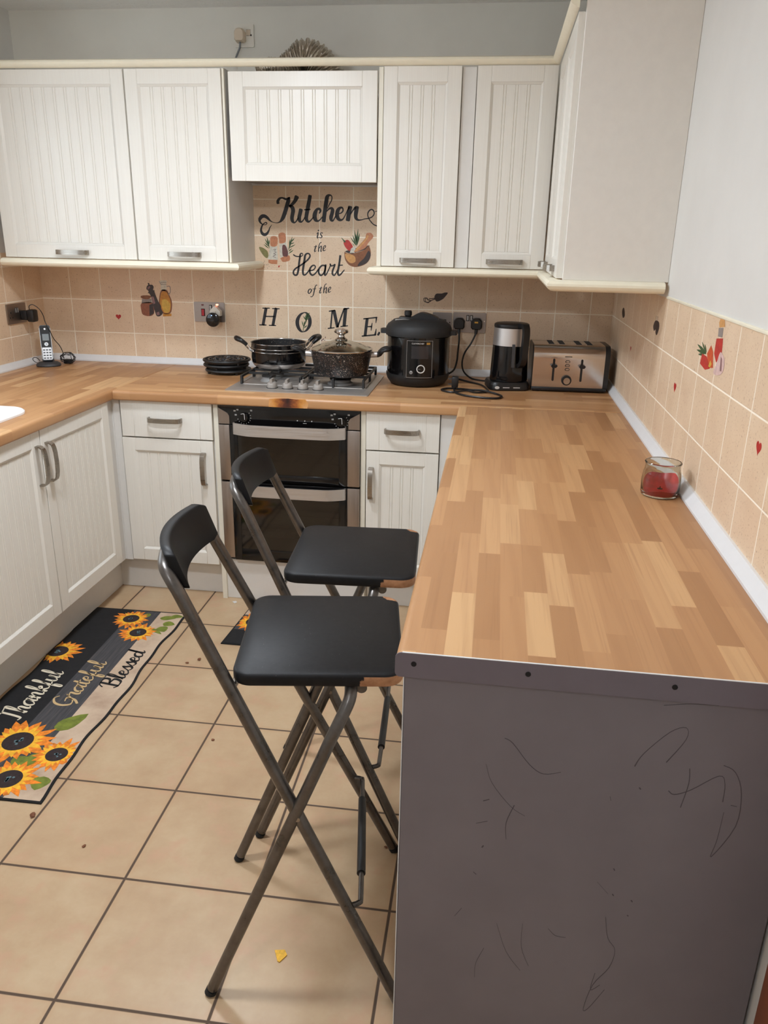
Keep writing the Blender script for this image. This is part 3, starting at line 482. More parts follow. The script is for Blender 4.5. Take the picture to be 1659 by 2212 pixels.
# ------------------------------------------------------------------ wall units
UZ=1.384; UH=2.102-UZ; UF=-.332
def uppers():
    c=thing('wall_cabinet','widest white wall cabinet, against the left wall above the phone','cabinet',(.055,UF,UZ))
    carcass(c,.599,.330,UH); d=panel_door(c,.004,.596,.002,.715,grooves=9)
    handle('handle',d,(.313,-.02,.027),.136)
    c=thing('wall_cabinet','white wall cabinet immediately left of the cooker hood','cabinet',(.655,UF,UZ))
    carcass(c,.405,.330,UH); d=panel_door(c,.002,.394,.002,.715,grooves=5)
    handle('handle',d,(.208,-.02,.029),.136)
    b=new(); box(b,.3965,.4052,-.014,0,.0,.716,.001,1); obj('edge_strip',b,'carcass_edge',c)
    c=thing('wall_cabinet','narrow white wall cabinet immediately right of the cooker hood','cabinet',(1.668,UF,UZ))
    carcass(c,.314,.330,UH); d=panel_door(c,.020,.313,.002,.718,grooves=3)
    handle('handle',d,(.168,-.02,.026),.138)
    b=new(); box(b,0,.0175,-.014,0,.0,.717,.001,1); obj('edge_strip',b,'carcass_edge',c)
    b=new(); box(b,.0,.052,.0,.016,0,UH-.001,.001,1); o=obj('filler_strip',b,'white_panel'); o.location=(1.9835,UF-.006,UZ); tag(o,'plain white filler strip between the two narrow wall cabinets','filler panel')
    c=thing('wall_cabinet','narrow white wall cabinet in the right corner above the kettle and toaster','cabinet',(2.037,UF,UZ))
    carcass(c,.300,.330,UH); d=panel_door(c,.002,.298,.002,.718,grooves=3)
    handle('handle',d,(.144,-.02,.028),.138)
    # cabinet along the right wall, two doors facing the room
    x,y=rw(-.312,-.372); c=thing('wall_cabinet','deep white wall cabinet on the right wall with a plain grey end panel','cabinet',(x,y,UZ),-PI/2+TR)
    carcass(c,.715,.300,UH)
    d=panel_door(c,.012,.350,.002,.716,grooves=3); handle('handle',d,(.150,-.02,.028),.128,proj=.026)
    d=panel_door(c,.356,.711,.002,.716,grooves=3); handle('handle',d,(.540,-.02,.028),.128,proj=.026)
    b=new(); box(b,.716,.734,-.001,.3115,-.001,UH+.050,.001,1); obj('end_panel',b,'grey_board',c)
    # boxed-in cooker hood
    c=thing('hood_housing','white lift-up panel housing the cooker hood above the hob','cabinet',(1.0625,UF,1.700))
    d=panel_door(c,.016,.601,-.002,.388,grooves=9,sw=.058,rt=.054,rb=.060,name='flap')
    b=new(); box(b,.0,.603,.304,.318,.0,.36); obj('back_rail',b,'white_panel',c)
    c=thing('cooker_hood','grey metal cooker hood tucked behind the white flap','cooker hood',(1.0625,UF,1.704))
    b=new(); box(b,.012,.594,.012,.300,.004,.16,.003); obj('body',b,'steel_plate',c)
    b=new(); box(b,.03,.575,.03,.27,0.0,.005,.001); obj('grease_filter',b,'grey_plastic',c)
    # mouldings
    pr=[(0,0),(.004,0),(.012,.004),(.022,.010),(.026,.016),(.022,.023),(.012,.028),(0,.030)]
    xa,ya=rw(-.335,-.354); xb,yb=rw(-.335,-1.112)
    b=new(); sweep_plan(b,[(.002,-.350),(xa-.003,-.350),(xb,yb)],[(p[0]-.002,p[1]) for p in pr],2.1035); o=obj('cornice',b,'cream_trim'); tag(o,'cream rounded cornice running along the tops of the wall cabinets','cornice')
    pp=[(-.012,.003),(.004,0),(.017,.002),(.026,.008),(.030,.016),(.029,.023),(.023,.030),(.010,.0335),(-.012,.0335)]
    b=new(); sweep_plan(b,[(.048,-.352),(1.072,-.352),(1.072,-.012)],pp,1.3495)
    o=obj('pelmet',b,'cream_trim'); tag(o,'cream rounded pelmet under the two left wall cabinets','pelmet','cream light pelmets')
    xc,yc=rw(-.330,-1.108); xd,yd=rw(-.012,-1.108); xe,ye=rw(-.330,-.352)
    b=new(); sweep_plan(b,[(1.664,-.012),(1.664,-.352),(xe,-.352),(xc,yc),(xd,yd)],pp,1.3495)
    o=obj('pelmet',b,'cream_trim'); tag(o,'cream rounded pelmet under the right-hand wall cabinets, turning the corner','pelmet','cream light pelmets')
uppers()
# ------------------------------------------------------------------ base units (doors 2 cm thick in front of the carcass plane)
BF=-.661; H=.898; HB=.8578
def bases():
    c=thing('base_cabinet','white drawer and door base cabinet left of the oven','cabinet',(.667,BF,.155))
    carcass(c,.393,.60,HB-.155-.001)
    d=drawer_front(c,.008,.391,.552,.701); handle('handle',d,(.196,-.02,.628),.136)
    d=panel_door(c,.004,.389,.005,.546,grooves=5,rt=.052,rb=.052); handle('handle',d,(.350,-.02,.430),.132,True)
    b=new(); box(b,-.090,.393,.045,.061,-.1545,-.003,.001,1); obj('plinth',b,'white_panel',c)
    c=thing('base_cabinet','narrow white drawer and door base cabinet right of the oven','cabinet',(1.6835,BF,.155))
    carcass(c,.290,.60,HB-.155-.001)
    d=drawer_front(c,.001,.289,.547,.701); handle('handle',d,(.143,-.02,.628),.132)
    d=panel_door(c,.003,.289,.005,.541,grooves=3,rt=.052,rb=.052); handle('handle',d,(.023,-.02,.410),.128,True)
    b=new(); box(b,.0,.365,.045,.061,-.1545,-.003,.001,1); obj('plinth',b,'white_panel',c)
    c=thing('oven_housing','white panels boxing in the built-in double oven','cabinet',(1.0625,BF-.012,0))
    for a in (0,.600):
        b=new(); box(b,a,a+.0195,0,.61,0.0,HB-.001,.001,1); obj('side_panel',b,'carcass_edge',c)
    b=new(); box(b,.0195,.600,.012,.03,.0005,.184,.001,1); obj('plinth',b,'white_panel',c)
    b=new(); box(b,.0195,.600,.03,.60,.166,.184); obj('shelf',b,'white_panel',c)
    # corner posts
    b=new(); box(b,0,.096,0,.018,.152,HB-.001,.001,1); box(b,.080,.096,-.080,.002,.152,HB-.001); o=obj('corner_post',b,'white_panel'); o.location=(1.9760,BF-.012,0); tag(o,'plain white corner filler between the narrow base cabinet and the breakfast bar','filler panel')
    b=new(); box(b,0,.028,0,.018,.152,HB-.001,.001,1); box(b,-.028,-.0075,-.048,.018,.152,HB-.001,.001,1); box(b,-.008,.001,.004,.018,.152,HB-.001); o=obj('corner_post',b,'white_panel'); o.location=(.6385,BF-.012,0); tag(o,'plain white corner filler between the sink doors and the drawer cabinet','filler panel')
    # sink run on the left, facing +x
    c=thing('base_cabinet','white double-door base cabinet under the sink on the left','cabinet',(.620,-1.712,.155),PI/2-.010)
    carcass(c,.984,.56,HB-.155-.001,top=False)
    d=panel_door(c,.001,.483,.015,.702,grooves=8); handle('handle',d,(.456,-.02,.583),.136,True)
    d=panel_door(c,.488,.975,.015,.702,grooves=8); handle('handle',d,(.517,-.02,.583),.136,True)
    b=new(); box(b,-.30,1.100,.054,.070,-.1545,-.003,.001,1); obj('plinth',b,'white_panel',c)
    c=thing('base_cabinet','white base cabinet beyond the sink doors at the left edge','cabinet',(.632,-2.317,.155),PI/2-.010)
    carcass(c,.60,.56,HB-.155-.001,top=False); d=panel_door(c,.003,.597,.015,.702,grooves=10); handle('handle',d,(.06,-.02,.583),.136,True)
    # breakfast bar: cabinets under the right worktop and its end panel
    x,y=rw(-.606,-.735); c=thing('base_cabinet','white cabinet run under the right-hand worktop, ending in a scuffed grey panel','cabinet',(x,y,0),-PI/2+TR)
    b=new(); box(b,.02,1.838,.03,.58,.150,HB-.001,.001,1); obj('carcass',b,'white_panel',c)
    for i in range(3):
        d=panel_door(c,.045+i*.597,.045+i*.597+.592,.158,.852,yf=.029,grooves=10); handle('handle',d,(.045+i*.597+.05,.009,.74),.13,True)
    b=new(); box(b,.02,1.838,.07,.085,.0005,.149); obj('plinth',b,'white_panel',c)
    b=new(); box(b,1.840,1.858,-.006,.600,.0005,HB-.001,.0012,1); e=obj('end_panel',b,'end_laminate',c); e['label']='scuffed grey end panel with pencil scribbles'
    b=new(); box(b,1.840,1.8586,-.0076,-.006,.001,HB-.0015); k=obj('edge_highlight',b,'pvc_white',e); k['label']='thin white strip drawn as the edge highlight'  # white strip stands in for light caught along the panel edge
    for sc in SCRIB:
        b=new(); strokes(b,[sc],lambda p,h:(h,p[0],p[1]),1.8575,1.8584,4,1e-4); obj('scribble',b,'pencil',e)
bases()
# ------------------------------------------------------------------ worktops
def round_edge(y0,yf,z0,z1,r=.013):
    """section (y,z): rounded nose at yf (front), square at y0"""
    o=[(y0,z0),(y0,z1)]
    s=-1 if yf<y0 else 1
    for i in range(7):
        a=PI/2*i/6; o.append((yf-s*r+s*r*math.sin(a),z1-r+r*math.cos(a)))
    for i in range(5):
        a=PI/2*i/4; o.append((yf-s*.008+s*.008*math.cos(a),z0+.008-.008*math.sin(a)))
    return o
def worktops():
    b=new(); prism(b,round_edge(-.002,-.703,HB,H),YZ,.6585,W-.004)
    o=obj('worktop',b,'block_wood_x'); tag(o,'block-wood worktop along the back wall carrying the hob','worktop')
    b=new(); prism(b,[(p[0],p[1]) for p in [(1.300,.8605),(1.455,.8605),(1.460,.880),(1.448,.8955),(1.41,.8945),(1.38,.8965),(1.33,.8945),(1.304,.892)]],XZ,-.7036,-.7028); s=obj('burn_mark',b,'burnt',o); s['label']='scorched brown burn mark on the front edge'
    t=.0144
    b=new(); prism(b,[(p[0],p[1]) for p in round_edge(-.653,.002,HB,H)],lambda p,h:(p[0],h,p[1]),-1.75,.695)
    o=obj('worktop',b,'block_wood_y'); o.location=(.6555,-.70,0); tag(o,'block-wood worktop with the white sink, along the left wall','worktop')
    x,y=rw(0,-.7045)
    b=new(); prism(b,round_edge(-.003,-.6255,HB,H),lambda p,h:(p[0],h+(.0081*p[0] if h>-.1 else 0),p[1]),-1.896,0)
    o=obj('worktop',b,'block_wood_y'); o.location=(x,y,0); o.rotation_euler=(0,0,TR); tag(o,'long block-wood breakfast bar worktop on the right','worktop')
    b=new(); pl=[(-.004,HB-.001),(-.004,H+.0008)]
    for i in range(6):
        a=PI/2*i/5; pl.append((-.626+.010-.010*math.sin(a),H+.0008-.010+.010*math.cos(a)))
    for i in range(6):
        a=PI/2*i/5; pl.append((-.626+.008-.008*math.cos(a),HB-.001+.008-.008*math.sin(a)))
    prism(b,pl,lambda p,h:(p[0],h,p[1]),-1.8985,-1.896); s=obj('end_strip',b,'strip_laminate',o); s['label']='grey laminate end strip fixed with three screws'
    b=new(); box(b,-.615,-.004,-1.8985,-1.896,H+.0006,H+.0018); k=obj('edge_highlight',b,'pvc_white',s); k['label']='thin white strip drawn as the top edge highlight'  # highlight along the top edge, painted in as a white strip
    for xx in (-.597,-.424,-.211):
        b=new(); prism(b,circ(xx,.881,.0042,14),lambda p,h:(p[0],h,p[1]),-1.8995,-1.8975); obj('screw',b,'dark_gap',s)
worktops()
def sink():
    s=thing('sink','white inset sink with a rounded drainer corner on the left worktop','sink',(.325,-1.58,H))
    b=new(); o=rrect(-.245,.245,-.47,.47,.09,8); i=rrect(-.195,.195,-.42,.42,.06,8); n=len(o)
    zo=[.0005,.007,.011]; 
    r0=[b.verts.new((p[0],p[1],.0005)) for p in o]; r1=[b.verts.new((p[0],p[1],.007)) for p in o]; r2=[b.verts.new((p[0]*.985,p[1]*.992,.0105)) for p in o]
    r3=[b.verts.new((p[0],p[1],.0095)) for p in i]; r4=[b.verts.new((p[0]*.97,p[1]*.98,.003)) for p in i]
    for a,c in ((r0,r1),(r1,r2),(r2,r3),(r3,r4)):
        for k in range(n):
            j=(k+1)%n; b.faces.new((a[k],c[k],c[j],a[j]))
    b.faces.new(r4); b.faces.new(r0[::-1]); obj('drainer',b,'sink_white',s)
sink()
# ------------------------------------------------------------------ oven
def oven():
    ov=thing('oven','built-in stainless and black glass double oven under the hob','oven',(1.0845,BF-.004,.1895))
    w=.577; b=new(); box(b,0,w,.0,.50,0,.012); box(b,0,.012,0,.50,.012,.664); box(b,w-.012,w,0,.50,.012,.664); box(b,.012,w-.012,.0,.5,.655,.664); box(b,.012,w-.012,.40,.5,.012,.655); box(b,.012,w-.012,.004,.40,.335,.365); obj('body',b,'oven_cavity',ov)
    # control panel
    b=new(); box(b,.001,w-.001,-.016,.0,.5875,.668,.002); obj('control_panel',b,'black_gloss',ov)
    for s in (0,1):
        m=(lambda x:x) if s==0 else (lambda x:w-x)
        b=new(); pl=[(m(.002),.590),(m(.047),.590),(m(.047),.622),(m(.040),.633),(m(.002),.655)]; prism(b,pl,XZ,-.0185,-.0155); obj('corner_trim',b,'brushed_steel_z',ov)
    for kx in (.108,w-.076):
        b=new(); prism(b,circ(kx,.620,.0175,28),XZ,-.026,-.0158); k=obj('knob',b,'black_gloss',ov)
        b=new(); strokes(b,[[(kx-.010,.6335,.0016),(kx+.001,.6355,.0016),(kx+.004,.632,.0016),(kx+.005,.612,.0018)]],XZ,-.0266,-.0259,4,1.0); obj('pointer',b,'white_print',k)
        b=new()
        for i in range(12):
            a=math.radians(-160+i*22)
            p=(kx+.026*math.cos(a),.620+.026*math.sin(a)); q=(kx+.0285*math.cos(a),.620+.0285*math.sin(a))
            if -160+i*22<40: strokes(b,[[(p[0],p[1],.0016),(q[0],q[1],.0016)]],XZ,-.0166,-.0159,1,1.0)
        for dx,dz in ((-.038,.022),(-.026,.027),(-.034,.006),(.030,.026)): 
            strokes(b,[[(kx+dx-.004,.620+dz,.0014),(kx+dx+.004,.620+dz,.0014)],[(kx+dx-.004,.6235+dz,.0014),(kx+dx+.004,.6235+dz,.0014)]],XZ,-.0166,-.0159,1,1.0)
        obj('dial_markings',b,'white_print',ov)
    for x in (.325,.355,.383):
        b=new(); prism(b,circ(x,.6155,.0022,10),XZ,-.0168,-.0158); obj('button_symbol',b,'white_print',ov)
    b=new(); strokes(b,[[(.348,.606,.0012),(.362,.606,.0012)]],XZ,-.0166,-.0159,1,1.0); obj('button_symbol',b,'white_print',ov)
    # two doors
    for (z0,z1,hz,wz0,wz1) in ((.352,.586,.578,.388,.545),(.0,.348,.327,.055,.285)):
        b=new()
        # black glass frame with an opening
        X0,X1=.047,w-.051; xa,xb=.078,w-.085
        box(b,X0,xa,-.020,-.003,z0+.003,z1,.0015); box(b,xb,X1,-.020,-.003,z0+.003,z1,.0015); box(b,xa,xb,-.020,-.003,wz1,z1,.001); box(b,xa,xb,-.020,-.003,z0+.003,wz0,.001)
        d=obj('oven_door',b,'black_gloss',ov)
        b=new(); box(b,xa,xb,-.018,-.015,wz0,wz1); obj('window',b,'oven_glass',d)
        for a0,a1 in ((.001,.0465),(w-.0505,w-.001)):
            b=new(); box(b,a0,a1,-.021,-.002,z0+(.012 if z0<.1 else .003),z1,.0025); obj('door_side_trim',b,'brushed_steel_z',d)
        # handle: wide strap bowed outwards
        b=new(); xs=[.064,.066,.085,.115,.145,.20,.29,.38,.435,.465,.495,.514,.516]; L=.0
        ys=[-.020,-.030,-.040,-.052,-.058,-.0595,-.060,-.0595,-.058,-.052,-.040,-.030,-.020]
        pts=[(x+.002,-y) for x,y in zip(xs,ys)]; pts=catmull(pts,3)
        strap(b,pts,.006,lambda p,h:(p[0],-p[1],h),hz-.026,hz+.020); bmesh.ops.recalc_face_normals(b,faces=b.faces); obj('handle',b,'brushed_steel',d,angle=40)
    for z,n in ((.432,11),(.10,11),(.125,0),(.262,0)):
        b=new(); tube(b,[(.02,.02,z),(w-.02,.02,z)],.0018,6); tube(b,[(.02,.30,z),(w-.02,.30,z)],.0025,6)
        for i in range(n or 2): x=.04+i*(.05 if n else .497); tube(b,[(x,.02,z),(x,.30,z)],.0016,6)
        r=obj('rack',b,'chrome',ov)
oven()
# ------------------------------------------------------------------ hob and pans
def hob():
    h=thing('gas_hob','stainless steel four-burner gas hob set into the worktop','hob',(1.09,-.605,H))
    w,d=.588,.495
    b=new(); o=rrect(0,w,0,d,.006,3); n=len(o)
    def ins(p,s): return (min(max(p[0],s),w-s),min(max(p[1],s),d-s))
    R=[[b.verts.new((*ins(p,s),z)) for p in o] for s,z in ((0,.0004),(0,.003),(.018,.010),(.026,.0085))]
    for a,c in zip(R,R[1:]):
        for k in range(n): j=(k+1)%n; b.faces.new((a[k],c[k],c[j],a[j]))
    b.faces.new(R[-1]); b.faces.new(R[0][::-1]); obj('plate',b,'hob_steel',h)
    b=new(); box(b,.034,.560,.115,.470,.0086,.0100,.002); obj('burner_well',b,'hob_steel',h)
    for i,kx in enumerate((.184,.248,.312,.375)):
        b=new(); lathe(b,[(0,0),(.0165,0),(.0175,.004),(.0160,.014),(.013,.019),(0,.020)],24,(kx,.058,.0088)); bmesh.ops.scale(b,vec=(1.22,1.22,1.25),space=Matrix.Translation((-kx,-.058,-.0088)),verts=b.verts); k=obj('knob',b,'knob_grey',h)
        b=new(); prism(b,[(-.0045,.0),(.0045,.0),(.0035,.016),(-.0035,.016)],lambda p,hh:(kx+p[0]*1.3,.058+hh,.0300+p[1]),-.019,.019); obj('grip',b,'knob_grey',k)
        b=new(); lathe(b,[(0,0),(.0235,0),(.0235,.0014),(0,.0016)],24,(kx,.058,.0086)); obj('knob_ring',b,'black_plastic',k)
    BP=[(.130,.205,.032),(.130,.375,.040),(.440,.205,.048),(.440,.375,.032)]
    for x,y,r in BP:
        b=new(); lathe(b,[(0,0),(r*1.15,0),(r*1.1,.006),(r*.9,.012),(r*.9,.018),(0,.018)],28,(x,y,.0098)); u=obj('burner',b,'grey_plastic',h)
        b=new(); lathe(b,[(0,0),(r*.92,0),(r*.95,.005),(r*.8,.008),(0,.0085)],28,(x,y,.0280)); obj('burner_cap',b,'cast_iron',u)
    # pan supports, left and right
    for x0,x1 in ((.038,.288),(.300,.552)):
        b=new(); z0,z1=.036,.046; t=.0045
        def bar(pts):
            for p,q in zip(pts,pts[1:]):
                v=Vector(q)-Vector(p); L=v.length; a=math.atan2(v.y,v.x); m=Matrix.Translation(Vector(p))@Matrix.Rotation(a,4,'Z')
                g=new(); box(g,-t,L+t,-t,t,z0,z1,.0012,1); g.transform(m); me=bpy.data.meshes.new('x'); g.to_mesh(me); g.free(); b.from_mesh(me); bpy.data.meshes.remove(me)
        y0,y1=.118,.468; xm=(x0+x1)/2; ym=(y0+y1)/2
        bar([(x0,y0,0),(x0,y1,0)]); bar([(x1,y0,0),(x1,y1,0)]); bar([(x0,ym,0),(x1,ym,0)])
        bar([(x0,y1,0),(x0+.055,y1,0)]); bar([(x1,y1,0),(x1-.055,y1,0)])
        for yy in (y0+.088,y1-.090):
            bar([(x0,yy,0),(x0+.088,yy,0)]); bar([(x1,yy,0),(x1-.088,yy,0)])
            bar([(xm,ym,0),(xm,yy+(.038 if yy<ym else -.038),0)])
        bar([(xm,y0,0),(xm,y0+.055,0)]); bar([(xm,y1,0),(xm,y1-.055,0)])
        for x,y in ((x0,y0),(x0,y1),(x1,y0),(x1,y1),(x0,ym),(x1,ym),(xm,y0)): box(b,x-t,x+t,y-t-.004,y+t+.004,.0095,z1-.001,.001,1)
        obj('pan_support',b,'cast_iron',h)
hob()
PZ=H+.0475
def pan():
    p=thing('frying_pan','wide black saucepan without a lid on the left back burner','pan',(1.221,-.232,PZ))
    b=new(); lathe(b,[(0,0),(.098,0),(.108,.006),(.117,.020),(.120,.040),(.121,.104),(.1235,.106),(.121,.107),(.1195,.104),(.1185,.040),(.114,.020),(.100,.003),(0,.002)],56); obj('body',b,'black_gloss',p)
    b=new(); lathe(b,[(0,.005),(.100,.006),(.112,.022),(.117,.040),(.118,.104),(.1194,.1045),(.1183,.040),(.1138,.021),(.100,.0035),(0,.0025)],56); obj('lining',b,'pan_speckle',p)
    b=new(); lathe(b,[(.0985,-.0006),(.1088,.005),(.1168,.018),(.1182,.021),(.1172,.021),(.1078,.007),(.0985,.0008)],56); obj('base_ring',b,'brushed_steel',p)
    for z in (.070,.084,.1045):
        b=new(); tube(b,[(.1212*math.cos(2*PI*i/56),.1212*math.sin(2*PI*i/56),z) for i in range(56)],.0016,8,closed=True); obj('steel_band',b,'chrome',p)
    for a0 in (math.radians(206),math.radians(26)):
        c,s=math.cos(a0),math.sin(a0); mp=lambda r,t,z:(c*r-s*t,s*r+c*t,z)
        b=new()
        for t in (-.034,.034): tube(b,[mp(.117,t,.074),mp(.128,t,.078),mp(.140,t*.98,.092),mp(.148,t*.92,.104)],.0055,8)
        box2=[mp(.1225,-.044,.064),mp(.1225,-.024,.064),mp(.1225,-.024,.094),mp(.1225,-.044,.094)]
        h=obj('handle_bracket',b,'chrome',p)
        b=new(); pts=catmull([mp(.146,-.034,.102),mp(.166,-.036,.118),mp(.180,-.020,.124),mp(.184,0,.126),mp(.180,.020,.124),mp(.166,.036,.118),mp(.146,.034,.102)],5); tube(b,pts,.010,12,rf=lambda q:.0075+.0035*math.sin(PI*q)); obj('handle',b,'black_plastic',p)
pan()
def pot():
    p=thing('cooking_pot','speckled black casserole pot with a glass lid on the right of the hob','pot',(1.531,-.385,PZ))
    R=.128
    b=new(); lathe(b,[(0,0),(.098,0),(.106,.004),(.112,.016),(R-.004,.075),(R,.098),(R+.002,.100),(R,.102),(R-.005,.099),(R-.010,.070),(.106,.018),(.098,.007),(0,.006)],64); obj('body',b,'pot_speckle',p)
    l=None
    b=new(); lathe(b,[(R-.002,.0),(R+.004,.0008),(R+.005,.004),(R+.002,.007),(R-.006,.006)],64,(0,0,.1025)); l=obj('lid_rim',b,'chrome',p)
    b=new(); prof=[]
    for i in range(13):
        a=i/12; prof.append(((R-.001)*(1-a),.005+.036*math.sin(PI/2*a)))
    prof2=[(max(0,r-.003) if r>0 else 0,z-.003) for r,z in reversed(prof)]
    lathe(b,prof+prof2[1:],64,(0,0,.1025)); obj('lid',b,'lid_glass',p)
    b=new(); lathe(b,[(0,0),(.022,0),(.023,.003),(.017,.008),(.0115,.012),(.010,.018),(.017,.023),(.0245,.028),(.0255,.033),(.022,.039),(.012,.043),(0,.044)],40,(0,0,.1430)); bmesh.ops.scale(b,vec=(1.18,1.18,1.1),space=Matrix.Translation((0,0,-.143)),verts=b.verts); obj('lid_knob',b,'chrome',p)
    for s in (-1,1):
        a0=math.radians(8) if s>0 else math.radians(188); c,sn=math.cos(a0),math.sin(a0); mp=lambda r,t,z:(c*r-sn*t,sn*r+c*t,z)
        b=new(); tube(b,[mp(.120,0,.084),mp(.150,0,.086)],.0125,16); obj('handle_collar',b,'brushed_steel',p)
        b=new(); pts=catmull([mp(.148,0,.085),mp(.160,0,.089),mp(.172,0,.103),mp(.185,0,.109),mp(.202,0,.110)],5)
        tube(b,pts,.012,14,rf=lambda q:.0125-.004*q)
        bmesh.ops.scale(b,vec=(1,1,1),verts=b.verts); h=obj('handle',b,'black_plastic',p)
        b=new(); pts=catmull([mp(.160,-.016,.094),mp(.176,-.030,.106),mp(.196,-.030,.110),mp(.204,0,.1105),mp(.196,.030,.110),mp(.176,.030,.106),mp(.160,.016,.094)],5); tube(b,pts,.0085,10); obj('handle_loop',b,'black_plastic',h)
pot()
def trivets():
    z=H
    for i in range(3):
        t=thing('trivet',['plain round black trivet at the bottom of the stack left of the hob','round black trivet in the middle of the stack left of the hob','patterned round black iron trivet on top of the stack left of the hob'][i],'trivet',(.962+(.006,-.004,0)[i],-.178+(0,.004,0)[i],z+.0005),(.2,.9,.35)[i],'stacked iron trivets')
        R=(.104,.104,.108)[i]
        b=new(); hh=.013
        lathe(b,[(R-.012,.010),(R-.003,.0095),(R,.014),(R-.002,.0195),(R-.006,.021),(R-.012,.0195)],56)
        if i<2: lathe(b,[(0,.011),(R-.011,.011),(R-.011,.019),(0,.019)],48)
        if i==2:
            pb=b; lathe(pb,[(0,.004),(R-.012,.004),(R-.011,.011),(R-.013,.011),(R-.015,.007),(0,.007)],48); obj('plate',pb,'cast_iron',t); b=new()
            for r in (.014,.030,.058,.082): tube(b,[(r*math.cos(2*PI*k/40),r*math.sin(2*PI*k/40),.017) for k in range(40)],.0040,8,closed=True)
            for k in range(8):
                a=2*PI*k/8; c,s=math.cos(a),math.sin(a)
                tube(b,[(c*r-s*q,s*r+c*q,.017) for r,q in ((.012,0),(.030,0),(.045,.009),(.058,0),(.070,-.009),(.082,0),(.098,.004))],.0040,8)
                tube(b,[(c*.070-s*.016+.008*math.cos(2*PI*j/12),s*.070+c*.016+.008*math.sin(2*PI*j/12),.017) for j in range(12)],.0028,6,closed=True)
        obj('lattice' if i==2 else 'plate',b,'iron_gloss' if i==2 else 'cast_iron',t)
        for k in range(4):
            a=2*PI*k/4+.5; b=new(); lathe(b,[(0,0),(.006,0),(.008,.011),(0,.011)],12,((R-.012)*math.cos(a),(R-.012)*math.sin(a),0)); obj('foot',b,'cast_iron',t)
        z+=.0218
trivets()
